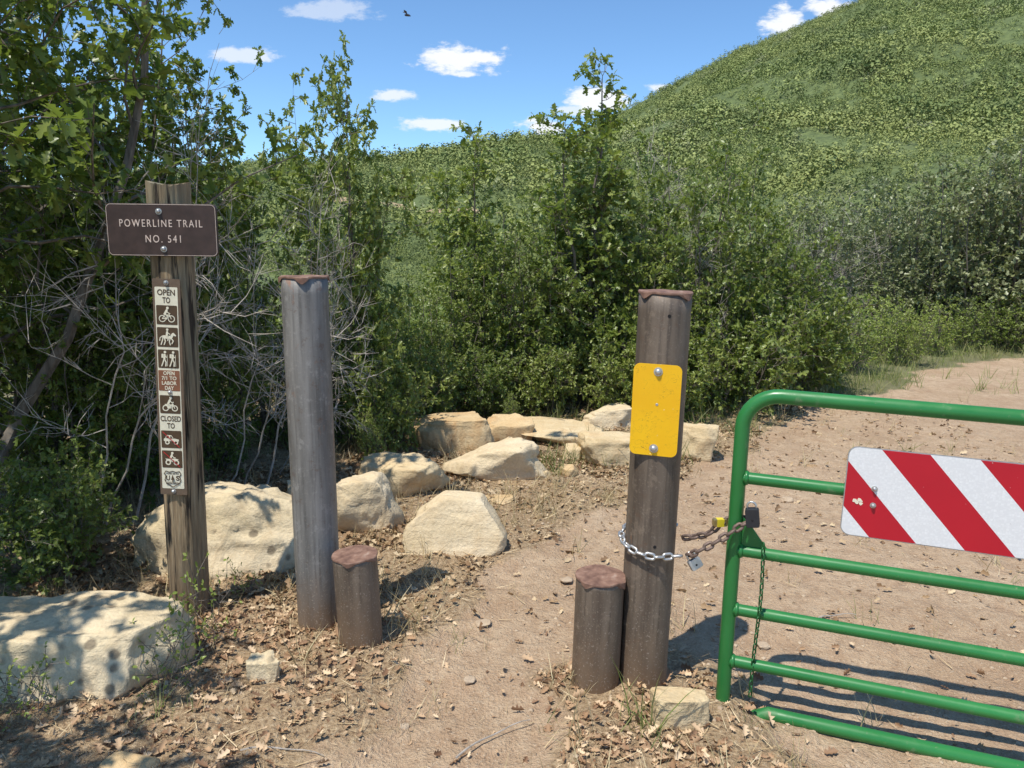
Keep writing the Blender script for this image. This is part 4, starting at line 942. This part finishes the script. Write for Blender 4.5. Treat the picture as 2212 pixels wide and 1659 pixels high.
# ------------------------------------------------------------------ light, world, camera
sd = Vector((-.60, -.66, 0)).normalized()*math.cos(R(66)); sd.z = math.sin(R(66))
sun = bpy.data.lights.new('sun', 'SUN'); sun.energy = 5.; sun.angle = R(.5); sun.color = (1, .96, .88)
so = bpy.data.objects.new('sun', sun); col.objects.link(so); so.rotation_euler = (-sd).to_track_quat('-Z', 'Y').to_euler()
w = bpy.data.worlds.new('World'); scene.world = w; w.use_nodes = True; nt = w.node_tree
sky = nt.nodes.new('ShaderNodeTexSky'); sky.sky_type = 'NISHITA'; sky.sun_disc = False; sky.sun_elevation = R(66); sky.sun_rotation = math.atan2(sd.x, sd.y); sky.altitude = 2000; sky.air_density = 1.; sky.dust_density = .3; sky.ozone_density = 3.
tc = nt.nodes.new('ShaderNodeTexCoord'); sp = nd(nt, 'ShaderNodeSeparateXYZ', ins={0: tc.outputs['Generated']})
ym = math_(nt, 'MAXIMUM', sp.outputs[1], .05); U = math_(nt, 'DIVIDE', sp.outputs[0], ym); V_ = math_(nt, 'DIVIDE', sp.outputs[2], ym)
cb = nd(nt, 'ShaderNodeCombineXYZ', ins={0: U, 1: math_(nt, 'MULTIPLY', V_, 2.2)}).outputs[0]
nn = noi(nt, cb, 26, 5, .65); n2 = noi(nt, cb, 8, 3, .6)
nsum = math_(nt, 'ADD', math_(nt, 'MULTIPLY_ADD', nn, 2.2, -1.1), math_(nt, 'MULTIPLY_ADD', n2, 1.3, -.65))
acc = None
for (px, py, w_, h_, op) in [(1000, 128, 105, 34, 1), (1008, 160, 36, 9, .9), (928, 268, 98, 17, .85), (852, 206, 52, 14, .8), (1298, 216, 78, 30, 1), (1170, 272, 48, 22, 1), (530, 118, 88, 17, .7), (715, 22, 100, 22, .45), (1692, 48, 56, 32, 1), (1790, 16, 66, 24, 1), (1422, 190, 34, 11, .8), (130, 350, 140, 22, .8), (1240, 240, 60, 14, .7)]:
    d = ray(px, py); u0, v0 = d.x/d.y, d.z/d.y
    eu = math_(nt, 'POWER', math_(nt, 'DIVIDE', math_(nt, 'ABSOLUTE', math_(nt, 'SUBTRACT', U, u0)), w_/F), 2); ev = math_(nt, 'POWER', math_(nt, 'DIVIDE', math_(nt, 'ABSOLUTE', math_(nt, 'SUBTRACT', V_, v0)), h_/F), 2)
    e = math_(nt, 'SQRT', math_(nt, 'ADD', eu, ev)); e = math_(nt, 'ADD', e, nsum)
    mk = math_(nt, 'MULTIPLY', nd(nt, 'ShaderNodeMapRange', {'interpolation_type': 'SMOOTHSTEP'}, {'Value': e, 'From Min': 1.0, 'From Max': .45, 'To Min': 0., 'To Max': 1.}).outputs[0], op)
    acc = mk if acc is None else math_(nt, 'MAXIMUM', acc, mk)
acc = math_(nt, 'MULTIPLY', acc, math_(nt, 'GREATER_THAN', sp.outputs[1], .06))
skc = mixc(nt, 1., sky.outputs[0], (.98, 1.2, 1.30), 'MULTIPLY')
c = mixc(nt, acc, skc, (6.6, 6.8, 7.1))
bg = nt.nodes['Background']; nt.links.new(c, bg.inputs[0]); bg.inputs[1].default_value = .15
cam = bpy.data.cameras.new('camera'); cam.sensor_width = 36; cam.lens = F/2212*36; cam.clip_end = 5000; cam.clip_start = .05
co = bpy.data.objects.new('camera', cam); col.objects.link(co); co.matrix_world = Matrix.Translation(CAM) @ RM.to_4x4(); scene.camera = co
scene.view_settings.view_transform = 'Standard'; scene.view_settings.look = 'None'; scene.view_settings.exposure = 0
